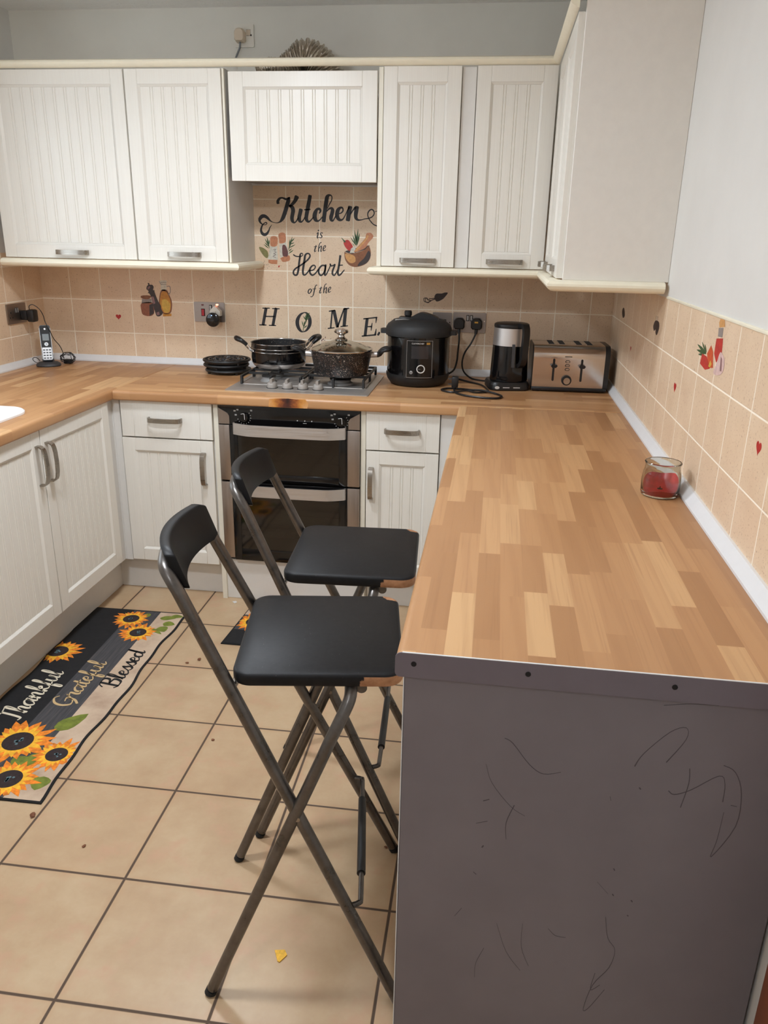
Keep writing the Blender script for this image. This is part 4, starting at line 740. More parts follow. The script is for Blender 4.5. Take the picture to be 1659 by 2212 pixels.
# ------------------------------------------------------------------ worktop appliances
def pressure_cooker():
    p=thing('pressure_cooker','large black electric pressure cooker beside the hob','pressure cooker',(1.842,-.252,H+.0005))
    R=.136
    b=new(); lathe(b,[(0,0),(.104,0),(.118,.006),(.131,.024),(R,.040),(R,.050),(0,.050)],64); obj('base',b,'black_matt',p)
    b=new(); lathe(b,[(R-.003,.0505),(R-.003,.204),(R-.012,.206),(R-.012,.0505)],64); obj('body',b,'black_gloss',p)
    b=new(); lathe(b,[(R-.004,.2065),(R+.004,.208),(R+.006,.220),(R+.003,.240),(R-.004,.252),(.118,.262),(.108,.270),(.085,.274),(0,.276)],64); l=obj('lid',b,'black_matt',p)
    for s in (-1,1):
        b=new(); pl=[(s*.136,-.034),(s*.158,-.028),(s*.163,-.012),(s*.163,.012),(s*.158,.028),(s*.136,.034)]; prism(b,pl,XY,.212,.229); obj('side_handle',b,'black_matt',p)
    b=new(); prism(b,catmull([(-.052,.274),(-.030,.287),(-.002,.301),(.020,.304),(.055,.296),(.084,.284),(.092,.270)],5)+[(.092,.262),(-.052,.262)],lambda q,h:(q[0]*.94,h,q[1]-.004),-.026,.026); o=obj('lid_handle',b,'black_plastic',l)
    b=new(); box(b,-.085,-.030,-.030,.030,.262,.281,.004); obj('valve_block',b,'black_plastic',l)
    b=new(); lathe(b,[(0,.276),(.012,.276),(.013,.284),(.016,.288),(.016,.302),(.013,.306),(0,.306)],24,(-.048,-.0,0)); obj('valve',b,'black_plastic',l)
    b=new(); prism(b,[(-.096,-.055),(-.040,-.068),(-.024,-.038),(-.070,-.030)],XY,.268,.2745); obj('steam_label',b,'silver_plastic',l)
    # curved control panel
    def cyl(x,z,r): 
        a=x/R; return (r*math.sin(a),-r*math.cos(a),z)
    def patch(x0,x1,z0,z1,r0,r1,n=10,r=.004):
        b=new(); o=rrect(x0,x1,z0,z1,r,4)
        # subdivide along x by slicing the outline into columns
        xs=[x0+(x1-x0)*i/n for i in range(n+1)]
        G=[[(b.verts.new(cyl(x,z,r1)),b.verts.new(cyl(x,z,r0))) for z in (z0,z1)] for x in xs]
        for i in range(n):
            a,c=G[i],G[i+1]
            b.faces.new((a[0][0],c[0][0],c[1][0],a[1][0])); b.faces.new((a[0][1],a[1][1],c[1][1],c[0][1])); b.faces.new((a[0][0],a[0][1],c[0][1],c[0][0])); b.faces.new((a[1][0],c[1][0],c[1][1],a[1][1]))
        for g in (G[0],G[-1]): b.faces.new((g[0][0],g[1][0],g[1][1],g[0][1]))
        return b
    cx=.053-.0
    # panel turned slightly to the right of the camera axis
    u=lambda x:x+.018
    cp=obj('control_panel',patch(u(-.064),u(.064),.042,.208,R-.002,R+.0030),'black_gloss',p)
    def frame_line(pts,w):
        b=new()
        for q0,q1 in zip(pts,pts[1:]):
            n=8
            P=[cyl(u(q0[0]+(q1[0]-q0[0])*i/n),q0[1]+(q1[1]-q0[1])*i/n,R+.0036) for i in range(n+1)]
            tube(b,P,w,6)
        return b
    obj('panel_border',frame_line([(-.053,.046),(.053,.046),(.053,.197),(-.053,.197),(-.053,.046)],.0008),'silver_plastic',cp)
    obj('display',patch(u(-.034),u(.036),.124,.176,R+.002,R+.0034),'display_dark',cp)
    b=new()
    def ring(x,z,r,w):
        tube(b,[cyl(u(x+r*math.cos(2*PI*i/32)),z+r*math.sin(2*PI*i/32),R+.0040) for i in range(32)],w,8,closed=True)
    ring(.006,.082,.0155,.0022); obj('dial_ring',b,'white_print',cp)
    b=new(); ring(-.033,.067,.0055,.0016); ring(-.033,.067,.002,.001); obj('power_button',b,'silver_plastic',cp)
    a=u(-.008)/R; Mx=Matrix.Rotation(a,4,'Z')@Matrix.Translation((0,-(R+.0034),.1835))@Matrix.Rotation(PI/2,4,'X')
    text_obj('maker_name','CLEVERCHEF',.0082,'white_print',cp,Mx,.0003,space=1.1)
    a=u(.0335)/R
    b=new(); pc=[cyl(u(x),z,R+.0036) for x,z in ((.0275,.182),(.0415,.182),(.0415,.190),(.0275,.190))]; b.faces.new([b.verts.new(q) for q in pc]); pc2=[cyl(u(x),z,R+.0028) for x,z in ((.0275,.182),(.0415,.182),(.0415,.190),(.0275,.190))]; bmesh.ops.solidify(b,geom=b.faces[:],thickness=.0006); obj('maker_badge',b,'gold_print',cp)
    Mx=Matrix.Rotation(a+.006,4,'Z')@Matrix.Translation((0,-(R+.0042),.1840))@Matrix.Rotation(PI/2,4,'X'); text_obj('badge_text','PRO',.0058,'black_plastic',cp,Mx,.0002)
    b=new(); tube(b,[cyl(u(.0+.005*math.cos(t)),.082,R+.0038) for t in (0,PI)],.0008,6); obj('dial_mark',b,'silver_plastic',cp)
pressure_cooker()
def kettle():
    k=thing('kettle','tall black and steel kettle on its base, left of the toaster','kettle',(2.232,-.268,H+.0005),.18)
    b=new(); o=rrect(-.092,.078,-.086,.078,.035,6); n=len(o)
    R=[[b.verts.new((p[0]*s,p[1]*s,z)) for p in o] for s,z in ((.96,0),(1,.004),(1,.024),(.94,.034))]
    for a,c in zip(R,R[1:]):
        for q in range(n): j=(q+1)%n; b.faces.new((a[q],c[q],c[j],a[j]))
    b.faces.new(R[0][::-1]); b.faces.new(R[-1]); base=obj('base',b,'black_plastic',k)
    b=new(); prism(b,circ(-.062,.014,.010,18,.006),XZ,-.0868,-.0855); obj('button',b,'white_print',base)
    b=new(); 
    for x in (-.024,.020): box(b,x-.014,x+.014,-.0868,-.0855,.0125,.0155)
    obj('button',b,'white_print',base)
    prof=lambda z:.080-.010*(z-.036)/.236
    b=new(); lathe(b,[(0,.036),(.079,.036)]+[(prof(z),z) for z in (.04,.08,.12,.16,.181)]+[(0,.181)],56); obj('body',b,'black_gloss',k)
    b=new(); lathe(b,[(prof(.1815)+.0008,.1815),(prof(.25)+.0008,.252),(prof(.25)-.006,.252),(prof(.18)-.006,.1815)],56); obj('steel_band',b,'brushed_steel',k)
    b=new(); lathe(b,[(.0,.2525),(.0715,.2525),(.073,.258),(.072,.266),(.066,.270),(0,.272)],56); obj('lid',b,'black_plastic',k)
    b=new(); th=math.radians(-70); c,s=math.cos(th),math.sin(th); mp=lambda r,t,z:(c*r-s*t,s*r+c*t,z)
    pts=[(.058,.262),(.086,.268),(.106,.262),(.112,.235),(.110,.180),(.106,.135),(.096,.112),(.078,.102)]
    pts=catmull(pts,5); L,Rr=ribbon([(x,z) for x,z in pts],.016); prism(b,L+Rr[::-1],lambda p,h:mp(p[0],h,p[1]),-.014,.014); bmesh.ops.recalc_face_normals(b,faces=b.faces); obj('handle',b,'black_plastic',k)
    th2=math.radians(-92); c2,s2=math.cos(th2),math.sin(th2)
    b=new(); pts=catmull([(.0765,.19),(.0815,.178),(.083,.14),(.084,.11),(.0845,.098)],4); L,Rr=ribbon(pts,.004); prism(b,L+Rr[::-1],lambda p,h:(c2*p[0]-s2*h,s2*p[0]+c2*h,p[1]),-.006,.006); bmesh.ops.recalc_face_normals(b,faces=b.faces); obj('water_gauge',b,'dark_grey_plastic',k)
kettle()
def toaster():
    t=thing('toaster','shiny four-slot steel toaster with black ends in the right corner','toaster',(2.335,-.325,H+.0005),.025)
    w,d,h=.288,.215,.190
    b=new(); box(b,-.008,w+.012,-.004,d+.004,.004,.020,.004); o=obj('base',b,'black_plastic',t)
    for x in (.02,w-.02):
        for y in (.02,d-.02):
            b=new(); lathe(b,[(0,0),(.009,0),(.009,.0045),(0,.0045)],12,(x,y,0)); obj('foot',b,'rubber',t)
    # steel wrap: sides bulge, top rounded front and back
    pl=[(.0,.020),(-.002,.06),(.002,.10),(.008,.135),(.012,.150)]
    sec=[(.0,.020),(.0,.135)]
    for i in range(7):
        a=PI/2*i/6; sec.append((.038-.038*math.cos(a),h-.042+.042*math.sin(a)))
    for i in range(7):
        a=PI/2*i/6; sec.append((d-.038+.038*math.sin(a),h-.042+.042*math.cos(a)))
    sec+= [(d,.020)]
    b=new(); prism(b,sec,YZ,-.006,w-.004); obj('steel_shell',b,'toaster_steel',t,angle=40)
    for a0,a1 in ((-.0105,-.006),(w-.004,w+.016)):
        b=new(); s2=[(p[0]+(-.0005 if p[0]<d/2 else .003),p[1]+(.0005 if p[1]>.15 else 0)) for p in sec]; prism(b,s2,YZ,a0,a1); es=[e for e in b.edges]; obj('end_cap',b,'black_plastic',t,angle=40)
    for i,x in enumerate((.052,.096,.165,.209)):
        b=new(); box(b,x,x+.030,.042,d-.040,h-.004,h+.0012,.001,1); s=obj('slot_frame',b,'chrome',t)
        b=new(); box(b,x+.004,x+.026,.047,d-.045,h-.002,h+.0018); obj('slot',b,'dark_gap',s)
    for x in (.078,.192):
        b=new(); prism(b,rrect(x-.0045,x+.0045,.045,.137,.0045,4),XZ,-.0016,.001); s=obj('lever_slot',b,'black_plastic',t)
        b=new(); prism(b,[(x-.014,.110),(x+.014,.110),(x+.008,.102),(x-.008,.102)],XZ,-.022,-.001); prism(b,[(x-.014,.110),(x+.014,.110),(x+.010,.114),(x-.010,.114)],XZ,-.020,-.001); obj('lever',b,'black_plastic',t)
    for z in (.126,.110,.094):
        b=new(); prism(b,rrect(.124,.143,z-.0052,z+.0052,.0052,5),XZ,-.0025,.001); q=obj('button',b,'black_plastic',t)
        b=new(); prism(b,rrect(.1265,.1405,z-.0032,z+.0032,.0032,5),XZ,-.0040,-.0020); obj('button_cap',b,'chrome',q)
    b=new(); prism(b,circ(.134,.050,.0205,36),XZ,-.010,.001); q=obj('dial',b,'black_plastic',t)
    b=new(); prism(b,circ(.134,.049,.0135,32),XZ,-.020,-.009); obj('dial_face',b,'chrome',q)
    b=new(); box(b,.121,.150,-.0012,.001,.1445,.1475); obj('maker_mark',b,'black_plastic',t)
toaster()
def jar():
    j=thing('candle_jar','glass candle jar with leftover red wax at the foot of the right-hand tiles','candle',(2.588,-1.700,H+.0005))
    R=.047
    outer=[(0,0),(.040,0),(.045,.003),(R,.010),(R+.0005,.040),(R-.001,.055),(.0455,.060),(.0425,.068),(.042,.078),(.0435,.082),(.0445,.0845),(.043,.0865)]
    inner=[(.0410,.0865),(.0395,.080),(.0395,.068),(.0425,.059),(R-.0035,.053),(R-.003,.038),(R-.0035,.012),(.040,.006),(0,.0055)]
    b=new(); lathe(b,outer+inner,56); obj('glass',b,'clear_glass',j)
    # wax: slumped high against the far and right sides
    b=new(); n=48; Rw=R-.0042
    def hgt(a,q): 
        e=.5-.5*math.cos(a-math.radians(250)); return .014+(.036*e+.006*math.sin(3*a+.6))*q**3
    rings=[]
    for k in range(1,8):
        q=k/7; rings.append([b.verts.new((Rw*q*math.cos(2*PI*i/n),Rw*q*math.sin(2*PI*i/n),max(.008,hgt(2*PI*i/n,q)))) for i in range(n)])
    c0=b.verts.new((0,0,.012)); bot=[b.verts.new((Rw*.95*math.cos(2*PI*i/n),Rw*.95*math.sin(2*PI*i/n),.0065)) for i in range(n)]
    for i in range(n):
        k=(i+1)%n; b.faces.new((c0,rings[0][i],rings[0][k])); b.faces.new((rings[-1][i],bot[i],bot[k],rings[-1][k]))
        for a,c in zip(rings,rings[1:]): b.faces.new((a[i],c[i],c[k],a[k]))
    b.faces.new(bot); obj('wax',b,'wax_red',j)
    b=new(); lathe(b,[(0,.0125),(.007,.0125),(.007,.0145),(.0015,.015),(.0012,.021),(0,.021)],14); obj('wick',b,'wick',j)
jar()
# ------------------------------------------------------------------ sockets, plugs and cables
def plate(name,label,x0,x1,z0,z1,mat='steel_plate',loc=(0,0,0),rotz=0,cat='socket',group=None):
    s=thing(name,label,cat,loc,rotz,group)
    b=new(); prism(b,rrect(x0,x1,z0,z1,.004,3),XZ,-.0075,-.0012); bmesh.ops.recalc_face_normals(b,faces=b.faces); p=obj('face_plate',b,mat,s); return s
def rocker(s,x,z,w=.012,h=.020,mat='black_plastic',inner=None):
    b=new(); box(b,x-w/2,x+w/2,-.0095,-.0070,z-h/2,z+h/2,.001,1); o=obj('switch',b,mat,s)
    if inner:
        b=new(); box(b,x-w/2+.0025,x+w/2-.0025,-.0118,-.0090,z-h/2+.0025,z+h/2-.0025,.0008,1); obj('rocker',b,inner,o)
    return o
def plug(name,label,loc,mat,rotz=0,w=.050,h=.052,d=.030,cat='plug',group=None):
    p=thing(name,label,cat,loc,rotz,group)
    pl=[(-w*.36,-h*.5),(w*.36,-h*.5),(w*.5,-h*.34),(w*.5,h*.22),(w*.30,h*.46),(w*.12,h*.5),(-w*.12,h*.5),(-w*.30,h*.46),(-w*.5,h*.22),(-w*.5,-h*.34)]
    b=new(); L=[(1.0,0),(1.0,-.010),(.94,-d*.85),(.80,-d)]
    rr=[[b.verts.new((x*s,y,z*s)) for x,z in pl] for s,y in L]; n=len(pl)
    for a,c in zip(rr,rr[1:]):
        for k in range(n): j=(k+1)%n; b.faces.new((a[k],c[k],c[j],a[j]))
    b.faces.new(rr[0][::-1]); b.faces.new(rr[-1]); obj('body',b,mat,p); return p
def cable(parent,pts,r=.0032,mat='black_plastic',name='cord',n=8):
    b=new(); tube(b,catmull(pts,n),r,10); return obj(name,b,mat,parent)
def sockets():
    # cooker switch plate
    s=plate('cooker_switch','steel cooker switch plate with a red rocker, left of the hob','x' and .757,.904,1.103,1.193,cat='socket')
    rocker(s,.800,1.146,.018,.034,'dark_gap','red_switch'); rocker(s,.838,1.168,.013,.026,'dark_gap','silver_plastic')
    b=new(); prism(b,circ(.799,1.180,.0065,16,.0035),XZ,-.0088,-.007); obj('neon',b,'dull_red',s)
    b=new(); prism(b,circ(.870,1.1825,.0065,16,.0035),XZ,-.0088,-.007); obj('neon',b,'indicator',s)
    b=new(); prism(b,circ(.769,1.148,.0028,12),XZ,-.0082,-.007); obj('screw',b,'nickel',s)
    p=thing('air_freshener','white plug-in air freshener with a round black front, below the cooker switch','air freshener',(.868,-.0078,1.152))
    b=new(); prism(b,[(-.024,-.018),(.024,-.018),(.024,.004),(.0,.026),(-.004,.026),(-.024,.006)],XZ,-.030,0); obj('plug_body',b,'white_plastic',p)
    b=new(); box(b,-.021,.004,-.038,-.0295,-.016,.004,.002); obj('neck',b,'white_plastic',p)
    b=new(); lathe(b,[(0,0),(.028,0),(.0325,.004),(.033,.010),(.031,.016),(.024,.019),(0,.020)],44); b.transform(Matrix.Translation((-.006,-.036,-.034))@Matrix.Rotation(PI/2,4,'X')); obj('disc',b,'black_gloss',p)
    b=new(); lathe(b,[(0,0),(.0016,0),(.0016,.001),(0,.001)],10); b.transform(Matrix.Translation((-.008,-.0555,-.014))@Matrix.Rotation(PI/2,4,'X')); obj('led',b,'blue_led',p)
    # right of the hob
    s=plate('wall_switch','square steel switch plate partly behind the pressure cooker lid',1.881,1.968,1.092,1.179)
    rocker(s,1.915,1.137,.012,.024,'dark_gap','silver_plastic'); rocker(s,1.937,1.137,.012,.024,'dark_gap','silver_plastic')
    b=new(); prism(b,circ(1.960,1.136,.0025,10),XZ,-.0082,-.007); obj('screw',b,'chrome',s)
    s=plate('double_socket','steel double socket with two black plugs, left of the kettle',1.974,2.122,1.094,1.182)
    rocker(s,2.040,1.158,.013,.026,'dark_gap','silver_plastic'); rocker(s,2.056,1.158,.013,.026,'dark_gap','silver_plastic')
    b=new(); prism(b,circ(2.115,1.146,.0025,10),XZ,-.0082,-.007); obj('screw',b,'chrome',s)
    p=plug('plug','black plug in the left half of the double socket, cord going to the pressure cooker',(2.003,-.0078,1.135),'black_plastic')
    cable(p,[(.0,-.016,-.022),(.002,-.022,-.045),(.004,-.034,-.075),(.002,-.060,-.120),(.0,-.080,-.160),(-.010,-.095,-.195),(-.034,-.105,-.214),(-.052,-.11,-.217)],.0042)
    b=new(); tube(b,[(0,-.016,-.020),(.001,-.020,-.045)],.0065,10); obj('strain_relief',b,'black_plastic',p)
    p=plug('plug','black plug with a small gold label in the right half of the double socket',(2.081,-.0078,1.135),'black_plastic')
    cable(p,[(.0,-.016,-.022),(-.002,-.022,-.045),(-.020,-.035,-.085),(-.045,-.05,-.125),(-.054,-.07,-.165),(-.045,-.10,-.200),(-.012,-.13,-.224),(.030,-.160,-.228),(.072,-.185,-.226)],.0038)
    b=new(); tube(b,[(0,-.016,-.020),(-.001,-.020,-.045)],.0065,10); obj('strain_relief',b,'black_plastic',p)
    b=new(); box(b,-.009,.007,-.0306,-.0296,.004,.011); obj('fuse_label',b,'gold_print',p)
    # loose toaster lead lying on the worktop
    z=H+.0045
    p=thing('loose_lead','black appliance lead with its plug, coiled in front of the kettle','cable',(2.02,-.42,H))
    P=lambda x,y,zz=.0048:(x-2.02,y+.42,zz)
    pts=[P(1.990,-.150,.012),P(2.02,-.17,.010),P(2.07,-.20),P(2.12,-.26),P(2.148,-.375),P(2.138,-.420),P(2.100,-.438),P(2.060,-.436,.010),P(2.01,-.455),P(1.975,-.44),P(1.958,-.405),P(1.985,-.370),P(2.03,-.372),P(2.08,-.415,.010),P(2.13,-.43,.012),P(2.185,-.455),P(2.205,-.505),P(2.185,-.545),P(2.13,-.545),P(2.06,-.515),P(2.022,-.470),P(2.012,-.435,.010),P(2.012,-.418,.018)]
    cable(p,pts,.0042,n=6)
    b=new(); tube(b,[P(2.012,-.425,.014),P(2.012,-.408,.030)],.0075,12); obj('strain_relief',b,'black_plastic',p)
    b=new(); box(b,-.021,.006,-.008,.030,.018,.062,.004); obj('plug_body',b,'black_plastic',p)
    b=new()
    for zz in (.030,.052): box(b,-.036,-.020,.006,.012,zz-.002,zz+.002)
    obj('pins',b,'dark_grey_plastic',p)
    # left wall socket with the phone adapter (x runs towards the back wall)
    s=plate('double_socket','steel double socket on the left wall above the phone',-.073,.073,-.044,.044,loc=(.001,-.246,1.138),rotz=PI/2)
    b=new()
    for x,z in ((-.048,.006),(-.056,-.016),(-.038,-.016)): box(b,x-.003,x+.003,-.0082,-.007,z-.003,z+.003)
    obj('pin_holes',b,'dark_gap',s)
    for x in (-.010,.006):
        rocker(s,x,.014,.010,.024,'dark_grey_plastic','silver_plastic')
    p=thing('plug_adapter','black phone power adapter in the left wall socket','plug',(.0088,-.204,1.128),PI/2)
    b=new(); box(b,-.018,.020,-.030,0,-.022,.020,.004); obj('plug_body',b,'black_plastic',p)
    b=new(); box(b,-.024,.022,-.066,-.0305,-.030,.026,.009); obj('adapter_body',b,'black_plastic',p)
    # cable from adapter down to the cradle (world offsets in the rotated frame: x -> +y, -y -> +x)
    q=lambda X,Y,Z:(Y+.204,-(X-.0088),Z-1.128)
    cable(p,[q(.045,-.204,1.152),q(.047,-.206,1.168),q(.060,-.196,1.174),q(.082,-.185,1.155),q(.094,-.178,1.125),q(.100,-.178,1.095),q(.118,-.180,1.060),q(.128,-.170,1.020),q(.142,-.150,.985),q(.146,-.135,.950),q(.135,-.12,.925)],.0018)
    # white socket over the cabinets
    s=plate('socket','white single socket above the cooker hood, near the ceiling',1.006,1.088,2.238,2.324,'white_plastic')
    b=new(); prism(b,rrect(1.056,1.074,2.281,2.302,.003,3),XZ,-.0090,-.0072); o=obj('switch',b,'cream_plastic',s)
    b=new(); strokes(b,[[(1.056,2.302,.0016),(1.0735,2.302,.0016),(1.0745,2.281,.0016),(1.057,2.2805,.0016)]],XZ,-.0082,-.0070,1,1.0); box(b,1.074,1.079,-.0092,-.007,2.279,2.285); obj('switch_outline',b,'dark_gap',s)
    p=plug('plug','cream plug with a grey cord in the white socket near the ceiling',(1.033,-.0078,2.279),'cream_plastic',w=.044,h=.052,d=.034)
    cable(p,[(.0,-.016,-.022),(.0,-.022,-.045),(-.006,-.03,-.065),(-.014,-.04,-.09),(-.02,-.05,-.12)],.0042,'cord_grey')
sockets()
def phone():
    c=thing('phone_cradle','dark grey cordless phone cradle in the left corner of the worktop','phone cradle',(.108,-.205,H+.0005),.52)
    b=new(); lathe(b,[(0,0),(.052,0),(.055,.004),(.052,.012),(.042,.019),(.0,.022)],40,sx=1.0,sy=.82); obj('base',b,'dark_grey_plastic',c)
    b=new(); prism(b,[(-.044,.010),(-.020,.010),(-.026,.030),(-.032,.046),(-.040,.044),(-.046,.022)],lambda p,h:(h,-p[0]+.010,p[1]),-.026,.026); obj('rest',b,'dark_grey_plastic',c)
    cable(c,[(-.040,.030,.010),(-.058,.032,.016),(-.066,.018,.030),(-.060,.004,.040),(-.046,.000,.038),(-.036,.006,.024)],.0016)
    h=thing('cordless_phone','black and silver cordless phone standing in its cradle','phone',(.108,-.205,H+.0245),.52)
    T=Matrix.Translation((0,-.004,.0))@Matrix.Rotation(math.radians(-17),4,'X')
    L=.163; w=.023
    def put(b): b.transform(T); return b
    b=new(); o=rrect(-w,w,0,L,.009,5); prism(b,o,XZ,-.010,.014); obj('body',put(b),'black_plastic',h,angle=50)
    b=new(); 
    for s in (-1,1): box(b,s*w-.0016,s*w+.0016,-.011,-.002,.008,L-.012,.001,1)
    obj('silver_edge',put(b),'silver_plastic',h)
    b=new(); prism(b,rrect(-.020,.020,.060,L-.004,.007,4),XZ,-.0118,-.0095); obj('face',put(b),'black_matt',h)
    b=new(); box(b,-.014,.014,-.0124,-.0112,.092,.122); obj('screen',put(b),'display_grey',h)
    b=new(); prism(b,rrect(-.020,.020,.004,.060,.004,4),XZ,-.0118,-.0095); k=obj('keypad',put(b),'silver_plastic',h)
    b=new()
    for i in range(4):
        for j in (-1,0,1): box(b,j*.0125-.0045,j*.0125+.0045,-.0128,-.0114,.008+i*.0125,.014+i*.0125)
    obj('keys',put(b),'dark_grey_plastic',k)
    b=new(); prism(b,circ(0,.075,.0085,24),XZ,-.0126,-.0112); obj('navigation_ring',put(b),'silver_plastic',h)
    b=new(); prism(b,circ(0,.075,.005,20),XZ,-.0132,-.0122); obj('navigation_key',put(b),'black_gloss',h)
    b=new(); prism(b,circ(0,.145,.004,16),XZ,-.0124,-.0114); obj('earpiece',put(b),'chrome',h)
    # bundle of spare cable behind it
    t=thing('cable_bundle','tangled bundle of thin black phone cable beside the cradle','cable',(.152,-.110,H+.0005))
    rnd=random.Random(5)
    for i in range(5):
        b=new(); a0=rnd.uniform(0,PI); tl=rnd.uniform(.5,1.2); r1=rnd.uniform(.028,.044); pts=[]
        for k in range(16):
            a=2*PI*k/16; x=r1*math.cos(a); y=r1*.55*math.sin(a); z=.026+.020*math.sin(a)*tl
            pts.append((x*math.cos(a0*.3)-y*math.sin(a0*.3)+rnd.uniform(-.006,.006),y+rnd.uniform(-.008,.008),max(.003,z+rnd.uniform(-.004,.004))))
        tube(b,catmull(pts,3,True),.0016,6,closed=True); obj('cable_loop',b,'black_plastic',t)
    b=new(); box(b,-.016,.022,-.016,.012,.0,.020,.005); obj('connector',b,'black_plastic',t)
phone()
def duct():
    d=thing('foil_duct','crinkled silver foil duct lying on top of the hood housing','duct',(1.2,-.19,2.1))
    b=new(); ctrl=catmull([(1.15-1.2,.02,.016),(1.20-1.2,.005,.030),(1.255-1.2,0,.026),(1.31-1.2,0,.040),(1.355-1.2,0,.052),(1.40-1.2,0,.030),(1.435-1.2,0,-.02),(1.44-1.2,0,-.08),(1.44-1.2,0,-.16)],10)
    rnd=random.Random(3); n=26; rings=[]; P=[Vector(p) for p in ctrl]
    # fine pleats: resample along the path
    Q=[]; 
    for p,q in zip(P,P[1:]):
        for s in range(2): Q.append(p.lerp(q,s/2))
    Q.append(P[-1])
    for i,p in enumerate(Q):
        t=(Q[min(i+1,len(Q)-1)]-Q[max(i-1,0)]).normalized(); u=Vector((0,1,0)); w=t.cross(u).normalized()
        pos=i/len(Q); R=.034+.036*min(1,max(0,(pos-.2)/.25))
        R*= (1.09 if i%4<2 else .93)
        rings.append([b.verts.new(p+(u*math.cos(2*PI*k/n)+w*math.sin(2*PI*k/n))*R*(1+rnd.uniform(-.06,.06))) for k in range(n)])
    for a,c in zip(rings,rings[1:]):
        for k in range(n): j=(k+1)%n; b.faces.new((a[k],c[k],c[j],a[j]))
    b.faces.new(rings[0]); b.faces.new(rings[-1][::-1]); obj('hose',b,'foil',d,smooth=False)
duct()
# ------------------------------------------------------------------ wall stickers
BKM=lambda p,h:(p[0],-h,p[1])            # back wall: depth h in front of the tiles
RTM=lambda p,h:(-h,-p[0],p[1])           # right wall, in its own frame
def sticker(name,label,items,wall='back',group=None,cat='wall sticker'):
    """items: (part name, material, strokes or polygons, kind, layer)"""
    mf=BKM if wall=='back' else RTM
    root=None
    if len(items)>1:
        root=thing(name,label,cat,(0,0,0) if wall=='back' else (W,0,0),0 if wall=='back' else TR,group)
    for pn,mat,data,kind,lay in items:
        b=new(); h0=.0011 if lay==0 else .0013+.0002*(lay-1); h1=.0013+.0002*lay
        if kind=='s': strokes(b,data,mf,h0,h1,6)
        else:
            for poly in data:
                q=[(p[0]*1e-4,p[1]*1e-4) for p in poly]
                if kind=='p': q=catmull(q,3,True)
                prism(b,q,mf,h0,h1)
        bmesh.ops.recalc_face_normals(b,faces=b.faces)
        if root is None:
            o=obj(name,b,mat,smooth=False)
            if wall!='back': o.location=(W,0,0); o.rotation_euler=(0,0,TR)
            tag(o,label,cat,group)
        else: obj(pn,b,mat,root,smooth=False)
S_=STROKES; P_=POLYS
